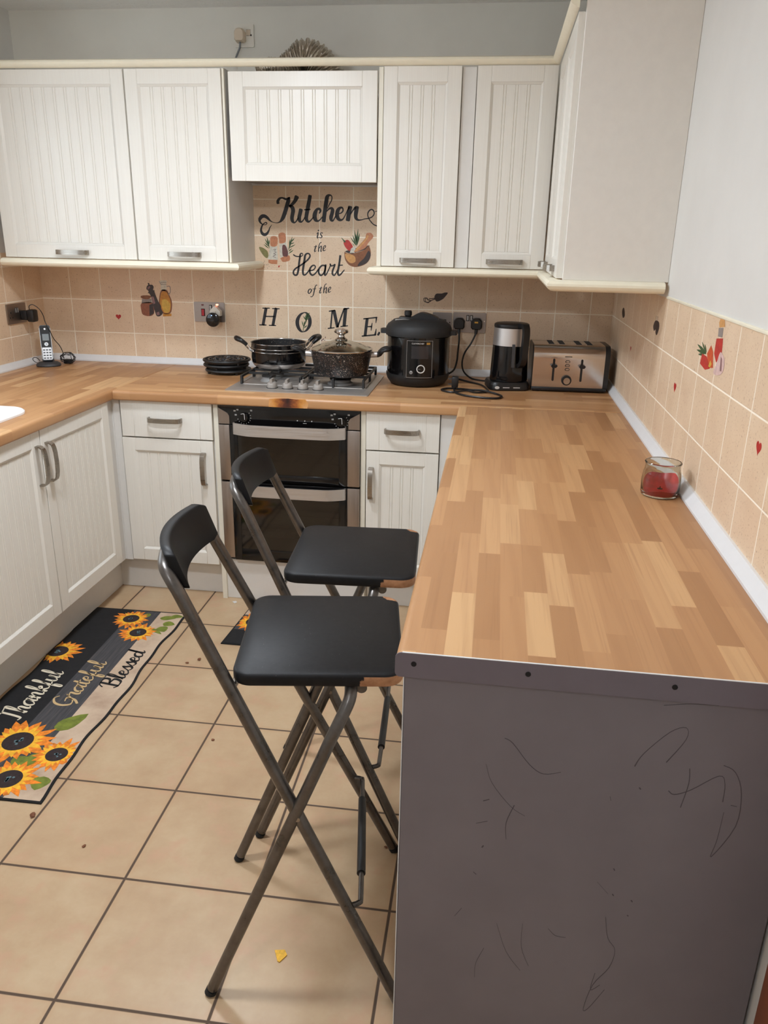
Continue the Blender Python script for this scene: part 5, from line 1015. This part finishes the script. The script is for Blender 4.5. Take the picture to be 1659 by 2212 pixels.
def stickers():
    g='black lettering on the tiles above the hob'
    sticker('wall_lettering','black script word Kitchen with long swashes on the tiles under the hood',[('w','decal_black',S_['kitchen'],'s',0)],group=g)
    sticker('wall_lettering','small black italic word is on the tiles under Kitchen',[('w','decal_black',S_['is_word'],'s',0)],group=g)
    sticker('wall_lettering','small black italic word the on the tiles directly above Heart',[('w','decal_black',S_['the_word'],'s',0)],group=g)
    sticker('wall_lettering','black script word Heart on the tiles between the grinders and the mortar',[('w','decal_black',S_['heart_word'],'s',0)],group=g)
    sticker('wall_lettering','small black italic words of the on the tiles below Heart',[('w','decal_black',S_['of_the'],'s',0)],group=g)
    sticker('wall_lettering','large black serif letter H on the tiles, first letter of HOME',[('w','decal_black',S_['H'],'s',0)],group=g)
    sticker('wall_lettering','large black letter O with a green rosemary sprig through it',[('letter','decal_black',S_['O'],'s',0),('sprig','decal_green',S_['O_sprig'],'s',1)],group=g)
    sticker('wall_lettering','large black serif letter M tilted above the pot lid',[('w','decal_black',S_['M'],'s',0)],group=g)
    sticker('wall_lettering','large black serif letter E with a full stop beside the pressure cooker',[('w','decal_black',S_['E'],'s',0)],group=g)
    sticker('wall_sticker','scatter of tiny red-brown peppercorns on the tiles behind the pot',[('w','decal_maroon',S_['pepper_dots'],'s',0)])
    G=P_['grinders']
    def pick(src,mats,lay,names=None):
        out=[]
        for i,(m,pl) in enumerate(src): out.append((names[i] if names else m,'decal_'+m,[pl],'p' if len(pl)>5 else 'q',lay[i]))
        return out
    it=[('rosemary','decal_green',S_['grinder_green'][:5],'s',0),('rosemary','decal_green',S_['grinder_green'][5:],'s',0)]+pick(G,None,[2,1,2,2,1,3,2,0],['grinder_head','grinder_glass','grinder_foot','grinder_head','grinder_glass','peppercorns','grinder_foot','bay_leaf'])
    it+=[('grinder_print','decal_grey',S_['grinder_text'],'s',2),('spilt_salt','decal_grey',S_['grinder_dots'],'s',0),('peppercorn','decal_red',S_['red_dot'],'s',0)]
    sticker('wall_sticker','sticker of a salt and a pepper grinder with rosemary, left of Heart',it)
    G=P_['mortar']
    it=[('rosemary','decal_green',S_['mortar_green'][1:],'s',1),('chilli_stem','decal_green',S_['mortar_green'][:1],'s',3)]+pick(G,None,[0,2,2,3,4,3,4,4],['bowl_inside','chilli','garlic','pestle','pestle_light','bowl','bowl_light','bowl_shade'])
    sticker('wall_sticker','sticker of a wooden mortar and pestle with a red chilli, right of Heart',it)
    G=P_['oil']
    it=pick(G,None,[2,1,1,2,1,1,2,3,1,4,5,5,5],['jar_lid','jar_neck','jar','jar_side','bottle_neck','bottle','oil','oil_light','bottle_foot','pepper_mill','mill_light','mill_light','mill_light'])+[('bottle_handle','decal_grey',S_['oil_handle'],'s',2)]
    sticker('wall_sticker','sticker of a spice jar, dark pepper mill and oil bottle on the left tiles',it)
    G=P_['sauce']
    it=pick(G,None,[1,1,1,1,1,2,3,2],['chilli','pepper','bottle_cork','bottle_neck','bottle','onion','onion_vein','pepper_cut'])+[('rosemary','decal_green',S_['sauce_green'],'s',0)]
    sticker('wall_sticker','sticker of a chilli sauce bottle with peppers and onion on the right-hand tiles',it,'right')
    sticker('wall_sticker','dark figure sticker lying on its side on the tiles above the wall switch',[('body','decal_dark',[P_['bird'][0][1]],'p',1),('outline','decal_dark',S_['bird_lines'],'s',0)])
    sticker('wall_sticker','small dark sticker on the right-hand tiles nearest the corner',[('w','decal_dark',[P_['birdr1'][0][1]],'p',0)],'right')
    sticker('wall_sticker','dark two-pronged sticker on the right-hand tiles under the wall cabinet end',[('body','decal_dark',[P_['birdr2'][0][1]],'p',1),('prongs','decal_dark',S_['birdr2_lines'],'s',0)],'right')
    def heart(cx,cz,s):
        o=[]
        for i in range(28):
            t=2*PI*i/28; o.append(((cx+s*16*math.sin(t)**3/17)*1e4,(cz+s*(13*math.cos(t)-5*math.cos(2*t)-2*math.cos(3*t)-math.cos(4*t))/17)*1e4))
        return o
    hg='small red heart stickers'
    sticker('heart_sticker','small red heart sticker on the back wall tiles, left of the spice jar sticker',[('w','decal_heart',[heart(.3749,1.1127,.0145)],'q',0)],group=hg)
    sticker('heart_sticker','small red heart sticker on the right-hand tiles, left of and below the sauce bottle sticker',[('w','decal_heart',[heart(1.3882,1.1177,.016)],'q',0)],'right',group=hg)
    sticker('heart_sticker','small red heart sticker on the right-hand tiles closest to the photo edge',[('w','decal_heart',[heart(2.1384,1.1362,.016)],'q',0)],'right',group=hg)
    sticker('heart_sticker','small red heart sticker on the right-hand tiles just above the toaster corner',[('w','decal_heart',[heart(.5869,1.1200,.011)],'q',0)],'right',group=hg)
stickers()
# ------------------------------------------------------------------ floor mats
SCRIPT={
'a':([[(.75,.85),(.5,1.0),(.15,.75),(.05,.35),(.25,.02),(.5,.2),(.75,.9)],[(.78,1),(.7,.4),(.78,.05),(1.0,.2)]],.95),
'h':([[(.0,.1),(.35,1.2),(.45,1.9),(.3,2.0),(.2,1.5),(.15,0)],[(.15,.3),(.45,.95),(.65,.85),(.6,.3),(.7,.03),(.95,.25)]],.9),
'n':([[(.0,.6),(.15,.95),(.15,0)],[(.15,.3),(.5,.98),(.68,.8),(.62,.25),(.75,.03),(1.0,.25)]],.95),
'k':([[(.0,.1),(.35,1.2),(.45,1.9),(.3,2.0),(.2,1.5),(.15,0)],[(.15,.45),(.5,.95),(.6,.75),(.25,.5)],[(.25,.5),(.55,.1),(.9,.2)]],.85),
'f':([[(.0,.2),(.4,1.2),(.5,1.85),(.35,1.95),(.28,1.3),(.2,.2),(.12,-.7),(.3,-.8),(.35,-.2),(.2,.1),(.7,.3)]],.65),
'u':([[(.1,.95),(.05,.3),(.25,.02),(.5,.3),(.65,.95)],[(.68,1),(.6,.3),(.7,.03),(.95,.25)]],.9),
'l':([[(.0,.1),(.35,1.2),(.42,1.9),(.28,2.0),(.18,1.4),(.15,.3),(.3,.02),(.55,.25)]],.5),
'T':([[(-.1,1.7),(.1,2.0),(.6,1.85),(1.2,2.0)],[(.65,1.85),(.55,.8),(.4,.05),(.1,.1)]],1.0),
'G':([[(1.0,1.7),(.7,2.0),(.2,1.6),(.05,.8),(.3,.05),(.8,.2),(.95,.8)],[(.55,.8),(.95,.85),(.85,0),(.5,-.5)]],1.1),
'r':([[(.0,.6),(.15,1.05),(.2,.9),(.5,.95),(.45,.3),(.6,.03),(.8,.25)]],.7),
't':([[(.25,1.6),(.15,.4),(.3,.02),(.55,.25)],[(-.05,1.05),(.5,1.1)]],.5),
'e':([[(.1,.45),(.45,.6),(.5,.9),(.3,1.0),(.08,.6),(.12,.15),(.35,.02),(.7,.3)]],.65),
'B':([[(.3,2.0),(.2,.0)],[(-.2,1.5),(.1,2.0),(.8,2.0),(.85,1.4),(.35,1.1)],[(.35,1.1),(.95,.9),(.8,.1),(.2,.02),(-.1,.3)]],1.1),
's':([[(.0,.2),(.4,1.1),(.45,.8),(.6,.3),(.35,.0),(.1,.15)]],.65),
'd':([[(.7,.85),(.45,1.0),(.1,.7),(.1,.2),(.35,.02),(.6,.4),(.85,2.0)],[(.85,2.0),(.7,.4),(.8,.03),(1.0,.25)]],1.0)}
def script(word,x0,x1,hx,shear=.22,wt=1.0):
    """strokes of a cursive word between x0 and x1, x-height hx: (along, up, width)"""
    tot=sum(SCRIPT[c][1] for c in word); k=(x1-x0)/tot; out=[]; x=0
    for c in word:
        for s in SCRIPT[c][0]:
            p=catmull(s,5); r=[]
            for i,q in enumerate(p):
                a=p[max(0,i-1)]; b=p[min(len(p)-1,i+1)]; dy=b[1]-a[1]; L=math.hypot(b[0]-a[0],dy) or 1
                w=(.11+.15*max(0,-dy/L))*hx*wt
                r.append((x0+(x+q[0]+shear*q[1]*hx/k*.5)*k,q[1]*hx,w))
            out.append(r)
        x+=SCRIPT[c][1]
    return out
def flower(cx,cy,r,root,z,clip=None,n=17,seed=1,a0=0,a1=2*PI):
    rnd=random.Random(seed)
    def petals(rr,w,off,zz,mat,nm):
        b=new()
        m=n
        for i in range(m):
            a=off+a0+(a1-a0)*i/m+rnd.uniform(-.08,.08); L=rr*rnd.uniform(.84,1.14); ww=w*rnd.uniform(.8,1.2)
            pts=[(.36*rr,-.5*ww),(.60*rr,-.9*ww),(.80*L,-.55*ww),(L,rnd.uniform(-.3,.3)*ww),(.80*L,.55*ww),(.60*rr,.9*ww),(.36*rr,.5*ww)]
            c,s=math.cos(a),math.sin(a)
            q=[(cx+c*p[0]-s*p[1],cy+s*p[0]+c*p[1]) for p in pts]
            if clip and any(not clip(*t) for t in q): q=[t for t in q if clip(*t)]
            if len(q)>2: prism(b,q,XY,z+.0001,zz+.00004*(i%3))
        return b
    o=obj('sunflower',petals(r,r*.17,0,z+.0006,'',''),'petal_orange',root,smooth=False)
    obj('inner_petals',petals(r*.76,r*.11,.18,z+.0009,'',''),'petal_yellow',o,smooth=False)
    b=new(); q=[p for p in circ(cx,cy,r*.43,26) if not clip or clip(*p)]
    prism(b,q,XY,z+.0001,z+.0012); obj('flower_centre',b,'flower_heart',o,smooth=False)
    b=new(); 
    for i in range(9):
        a=rnd.uniform(0,2*PI); d=rnd.uniform(0,.16)*r; x,y=cx+d*math.cos(a),cy+d*math.sin(a)
        if not clip or clip(x,y): prism(b,circ(x,y,r*.045,6),XY,z+.0008,z+.0014)
    if len(b.verts): obj('flower_speck',b,'flower_blue',o,smooth=False)
    else: b.free()
def leaf(b,x,y,a,L,w,z):
    c,s=math.cos(a),math.sin(a); pts=[(0,0),(.25*L,-.5*w),(.6*L,-.42*w),(L,0),(.6*L,.45*w),(.25*L,.5*w)]
    q=catmull([(x+c*p[0]-s*p[1],y+s*p[0]+c*p[1]) for p in pts],2,True); zz=z+.0003+(abs(x*7919+y*104729)%1)*.0004; prism(b,q,XY,z+.0001,zz)
def mats():
    # runner along the sink cabinets; local x across, local y back towards the wall
    m=thing('floor_mat','long sunflower runner mat reading Thankful Grateful Blessed on the floor','mat',(.572,-.854,0),.017)
    Wd,L=.392,1.168; z=.0045
    def xl(y): return .004*math.sin(y*9)+.004*math.sin(y*23+1)
    def xr(y): return Wd+.006*math.sin(y*11+2)+.003*math.sin(y*31)
    N=60; ys=[-L*i/N for i in range(N+1)]
    def band(fa,fb,za,zb,y0=0,y1=-L):
        b=new(); Y=[y0+(y1-y0)*i/N for i in range(N+1)]
        A=[[b.verts.new((fa(y),y,za)),b.verts.new((fb(y),y,za)),b.verts.new((fb(y),y,zb)),b.verts.new((fa(y),y,zb))] for y in Y]
        for p,q in zip(A,A[1:]):
            for k in range(4): j=(k+1)%4; b.faces.new((p[k],q[k],q[j],p[j]))
        b.faces.new(A[0]); b.faces.new(A[-1][::-1]); return b
    obj('backing',band(lambda y:xl(y),lambda y:xr(y),.0004,.0040),'mat_border',m)
    e=.008
    obj('black_band',band(lambda y:xl(y)+e,lambda y:.170,.0035,z,-e,-L+e),'mat_black',m)
    obj('grey_band',band(lambda y:.170,lambda y:.284,.0035,z,-e,-L+e),'mat_greywood',m)
    obj('beige_band',band(lambda y:.284,lambda y:xr(y)-e,.0035,z,-e,-L+e),'mat_beige',m)
    clip=lambda x,y:(xl(y)+e*.5)<x<(xr(y)-e*.5) and -L+e*.5<y<-e*.5
    for i,(x,y,r) in enumerate(((.187,-.082,.076),(.262,-.190,.076),(.028,-.375,.088),(.185,-.915,.108),(.335,-.960,.076),(.255,-1.085,.092))): flower(x,y,r,m,z,clip,seed=i+3)
    b=new()
    for x,y,a,LL,w in ((.30,-.06,.2,.07,.035),(.33,-.10,-.1,.05,.04),(.33,-.13,-.9,.05,.045),(.34,-.035,0,.05,.03),(.30,-.15,-.6,.07,.02),(.265,-.845,1.0,.12,.06),(.25,-1.00,.3,.09,.055),(.28,-1.06,-.3,.09,.03),(.35,-1.06,-1.5,.06,.055),(.215,-.99,-.5,.10,.05),(.25,-.03,-2.4,.04,.03)): leaf(b,x,y,a,LL,w,z)
    obj('leaves',b,'leaf_green',m,smooth=False)
    mf=lambda base,x:None
    def word(w,xb,y0,y1,hx,mat,wt=1.0):
        s=script(w,y0,y1,hx,wt=wt); b=new(); strokes(b,s,lambda p,h:(xb-p[1],p[0],h),z+.0002,z+.0010,1,1.0); obj('lettering',b,mat,m,smooth=False)
    word('Thankful',.126,-.815,-.512,.042,'mat_cream',.82); word('Grateful',.246,-.715,-.425,.036,'mat_gold'); word('Blessed',.352,-.580,-.325,.034,'mat_black',1.2)
    # smaller mat in front of the oven
    m=thing('floor_mat','small black sunflower mat in front of the oven, behind the stools','mat',(1.184,-1.066,0),.0)
    b=new(); prism(b,[(0,0),(.60,-.004),(.62,.392),(.026,.395)],XY,.0004,.0040); obj('backing',b,'mat_border',m,smooth=False)
    b=new(); prism(b,[(.012,.008),(.59,.004),(.595,.115),(.014,.119)],XY,.0035,.0046); obj('black_band',b,'mat_black',m,smooth=False)
    b=new(); prism(b,[(.014,.119),(.595,.115),(.603,.245),(.020,.249)],XY,.0035,.0046); obj('grey_band',b,'mat_greywood',m,smooth=False)
    b=new(); prism(b,[(.020,.249),(.603,.245),(.612,.384),(.031,.387)],XY,.0035,.0046); obj('beige_band',b,'mat_beige',m,smooth=False)
    clip=lambda x,y:.014<x<.59 and .01<y<.38
    for i,(x,y,r) in enumerate(((.080,.19,.085),(.13,.32,.07),(.50,.10,.08))): flower(x,y,r,m,.0046,clip,seed=i+20)
mats()
def litter():
    c=new(); prism(c,[(0,.012),(.022,.016),(.030,.004),(.018,-.016),(.013,-.014)],XY,.0006,.0030); o=obj('crisp',c,'crisp_yellow'); o.location=(1.752,-2.388,0); tag(o,'broken yellow corn crisp on the floor tiles near the front stool','crisp')
    c=new(); prism(c,[(0,0),(.016,.003),(.020,-.012),(.010,-.020),(.004,-.010)],XY,.0005,.0012); o=obj('paper_scrap',c,'white_print'); o.location=(1.112,-.700,0); o.rotation_euler=(0,0,.3); tag(o,'tiny white paper scrap on the floor at the foot of the oven housing','paper')
    g='brown crumbs on the floor tiles'
    spots=[('dark shrivelled crumb on the tile below the runner mat corner',.995,-2.060,.010),('small dark crumb on the tiles right of the runner mat',1.145,-1.195,.009),('dark crumb in the middle of a tile, left of the front stool back',1.360,-1.660,.006),('reddish crumb on the tile left of the stool feet',1.185,-2.145,.006),('tiny brown crumb on the floor by the runner mat edge',1.11,-1.225,.006),('brown crumb on the floor between the stools and the breakfast bar',1.955,-2.030,.005)]
    rnd=random.Random(9)
    for lab,x,y,r in spots:
        b=new(); bmesh.ops.create_icosphere(b,subdivisions=2,radius=r)
        for v in b.verts: v.co=Vector((v.co.x*(1+rnd.uniform(-.3,.3)),v.co.y*.7*(1+rnd.uniform(-.3,.3)),v.co.z*.35+r*.36))
        o=obj('crumb',b,'debris'); o.location=(x,y,.0004); o.rotation_euler=(0,0,rnd.uniform(0,3)); tag(o,lab,'crumb',g)
litter()
# ------------------------------------------------------------------ folding bar stools
def stool():
    s=thing('bar_stool','','stool',(0,0,0),0,'folding bar stools')
    ul,us,wl,ws,wlt=.1944,-.2047,.2186,.186,.1463
    du=(-.2165-ul)/.9; dw=(wlt-wl)/.9
    LP=lambda z,sd:(ul+du*z,sd*(wl+dw*z),z)
    r=.0118
    for sd in (-1,1):
        b=new(); tube(b,[LP(z,sd) for z in (.016,.2,.4,.6,.8,.885)],r,18); l=obj('leg',b,'stool_steel',s)
        b=new(); p=Vector(LP(.016,sd)); q=Vector(LP(.001,sd)); tube(b,[LP(.013,sd),LP(.008,sd),LP(.005,sd)],.0124,16); lathe(b,[(0,0),(.010,0),(.0132,.006),(.0,.008)],16,(q.x,q.y,.0006)); obj('foot_cap',b,'rubber',l)
        sl=(.0389+.2047)/.6
        SP=lambda z,w=sd:(us+sl*z,sd*ws,z)
        pts=[SP(z) for z in (.016,.2,.4,.58)]+[(us+sl*.62,sd*ws*.99,.62),(us+sl*.655+.004,sd*ws*.96,.66),(us+sl*.70+.004,sd*ws*.88,.698),(us+sl*.715,sd*ws*.78,.716)]
        b=new(); tube(b,catmull(pts,4),r,18); l=obj('leg',b,'stool_steel',s)
        b=new(); q=SP(.006); tube(b,[SP(.013),SP(.008),SP(.005)],.0124,16); lathe(b,[(0,0),(.010,0),(.0132,.006),(0,.008)],16,(q[0],q[1],.0006)); obj('foot_cap',b,'rubber',l)
        # pivot rivet where the legs cross
        b=new(); a=LP(.455,sd); tube(b,[(a[0],sd*(ws-.014),a[2]-.0),(a[0],a[1]+sd*.0145,a[2])],.005,12); obj('rivet',b,'nickel',s)
    # bent tube behind the backrest
    top=[LP(.885,-1),LP(.905,-1)]+[(-.231,-.140,.925),(-.243,-.126,.940),(-.250,-.100,.947),(-.256,-.05,.951),(-.258,0,.952),(-.256,.05,.951),(-.250,.100,.947),(-.243,.126,.940),(-.231,.140,.925)]+[LP(.905,1),LP(.885,1)]
    b=new(); tube(b,catmull(top,5),r,18); obj('back_frame',b,'stool_steel',s)
    # curved backrest plate
    b=new(); n=16; hw=.136; rows=[]
    for i in range(n+1):
        y=-hw+2*hw*i/n; bow=-.030*(1-(y/hw)**2)
        k=1.0 if abs(y)<hw-.012 else (.90 if abs(y)<hw-.002 else .80)
        za,zb=.9365-.0385*k,.9365+.0385*k; tu=lambda z:-.2005-.330*(z-.905)+bow
        ring=[]
        for z,o in ((za,.002),(za-.000,-.0),(za,-.018),(zb,-.020),(zb+.001,-.010),(zb,0.0)):
            ring.append(b.verts.new((tu(z)+o,y,z)))
        rows.append(ring)
    for a,c in zip(rows,rows[1:]):
        m=len(a)
        for k in range(m): j=(k+1)%m; b.faces.new((a[k],c[k],c[j],a[j]))
    b.faces.new(rows[0]); b.faces.new(rows[-1][::-1])
    bmesh.ops.remove_doubles(b,verts=b.verts,dist=1e-5)
    es=[e for e in b.edges if len(e.link_faces)==2 and e.calc_face_angle(0)>.6]; bmesh.ops.bevel(b,geom=es,offset=.003,segments=2,profile=.5,affect='EDGES')
    obj('backrest',b,'black_paint_seat',s,angle=40)
    # seat
    b=new(); o=rrect(-.131,.182,-.167,.167,.034,7); n=len(o)
    cx,cy=.0255,0; rr=[]
    for ins,z in ((.006,.7245),(.001,.7275),(0,.732),(0,.7455),(.0018,.7495),(.0055,.7515)):
        rr.append([b.verts.new((cx+(p[0]-cx)*(1-ins/.156),cy+(p[1]-cy)*(1-ins/.167),z)) for p in o])
    for a,c in zip(rr,rr[1:]):
        for k in range(n): j=(k+1)%n; b.faces.new((a[k],c[k],c[j],a[j]))
    b.faces.new(rr[-1]); b.faces.new(rr[0][::-1]); o=obj('seat',b,'seat_black',s,angle=50); o['label']='black painted seat with chipped bare-wood corners'
    # cross tube under the seat and hinge bar
    b=new(); tube(b,[(.105,-.148,.7125),(.105,.148,.7125)],.0105,14); obj('cross_bar',b,'stool_steel',s)
    b=new(); a=LP(.712,-1); tube(b,[(a[0],a[1]+.01,.712),(a[0],-a[1]-.01,.712)],.0055,12); obj('hinge_bar',b,'nickel',s)
    # footrest: bent rod with a black sleeve
    zf=.246; uf=ul+du*zf; wf=wl+dw*zf
    rod=[(uf+.004,-wf+.004,zf),(uf+.022,-wf+.010,zf+.001),(uf+.026,-wf+.032,zf+.002),(uf+.026,0,zf+.002),(uf+.026,wf-.032,zf+.002),(uf+.022,wf-.010,zf+.001),(uf+.004,wf-.004,zf)]
    b=new(); tube(b,catmull(rod,4),.0056,14); f=obj('footrest',b,'stool_steel',s)
    b=new(); tube(b,[(uf+.026,-wf+.085,zf+.002),(uf+.026,wf-.085,zf+.002)],.0092,16); obj('sleeve',b,'black_plastic',f)
    return s
def copy_tree(o,parent=None):
    c=o.copy(); COL.objects.link(c); c.parent=parent
    for ch in list(o.children): copy_tree(ch,c)
    return c
s1=stool(); s1.location=(1.8204,-2.2819,0); s1.rotation_euler=(0,0,.1486); s1['label']='nearer black and steel folding bar stool with backrest, seat beside the bar end'
s2=copy_tree(s1); s2.location=(1.813,-1.8413,0); s2.rotation_euler=(0,0,.0565); s2['label']='further black and steel folding bar stool, in front of the oven'
# ------------------------------------------------------------------ camera, world, view
cd=bpy.data.cameras.new('camera'); cam=bpy.data.objects.new('camera',cd); COL.objects.link(cam)
cd.sensor_fit='HORIZONTAL'; cd.sensor_width=36.0; cd.lens=36.0*1692.5743/1659.0; cd.clip_start=.05
yaw,pitch,roll=-.1263,.3380,.0195
cy,sy,cp,sp,cr,sr=math.cos(yaw),math.sin(yaw),math.cos(pitch),math.sin(pitch),math.cos(roll),math.sin(roll)
f0=Vector((sy,cy,0)); r0=Vector((cy,-sy,0)); u0=Vector((0,0,1))
fw=cp*f0-sp*u0; up=cp*u0+sp*f0; rt=cr*r0+sr*up; uu=cr*up-sr*r0
m=Matrix((rt,uu,-fw)).transposed().to_4x4(); m.translation=Vector((2.1389,-3.6519,1.4981)); cam.matrix_world=m
scene.camera=cam
w=bpy.data.worlds.new('world'); scene.world=w; w.use_nodes=True
w.node_tree.nodes['Background'].inputs[0].default_value=(.82,.90,1.0,1); w.node_tree.nodes['Background'].inputs[1].default_value=SKY
scene.cycles.max_bounces=16; scene.cycles.diffuse_bounces=9; scene.cycles.transparent_max_bounces=16
vs=scene.view_settings; vs.view_transform='Standard'; vs.look='None'; vs.gamma=1.0; vs.use_curve_mapping=False; vs.exposure=EXPO
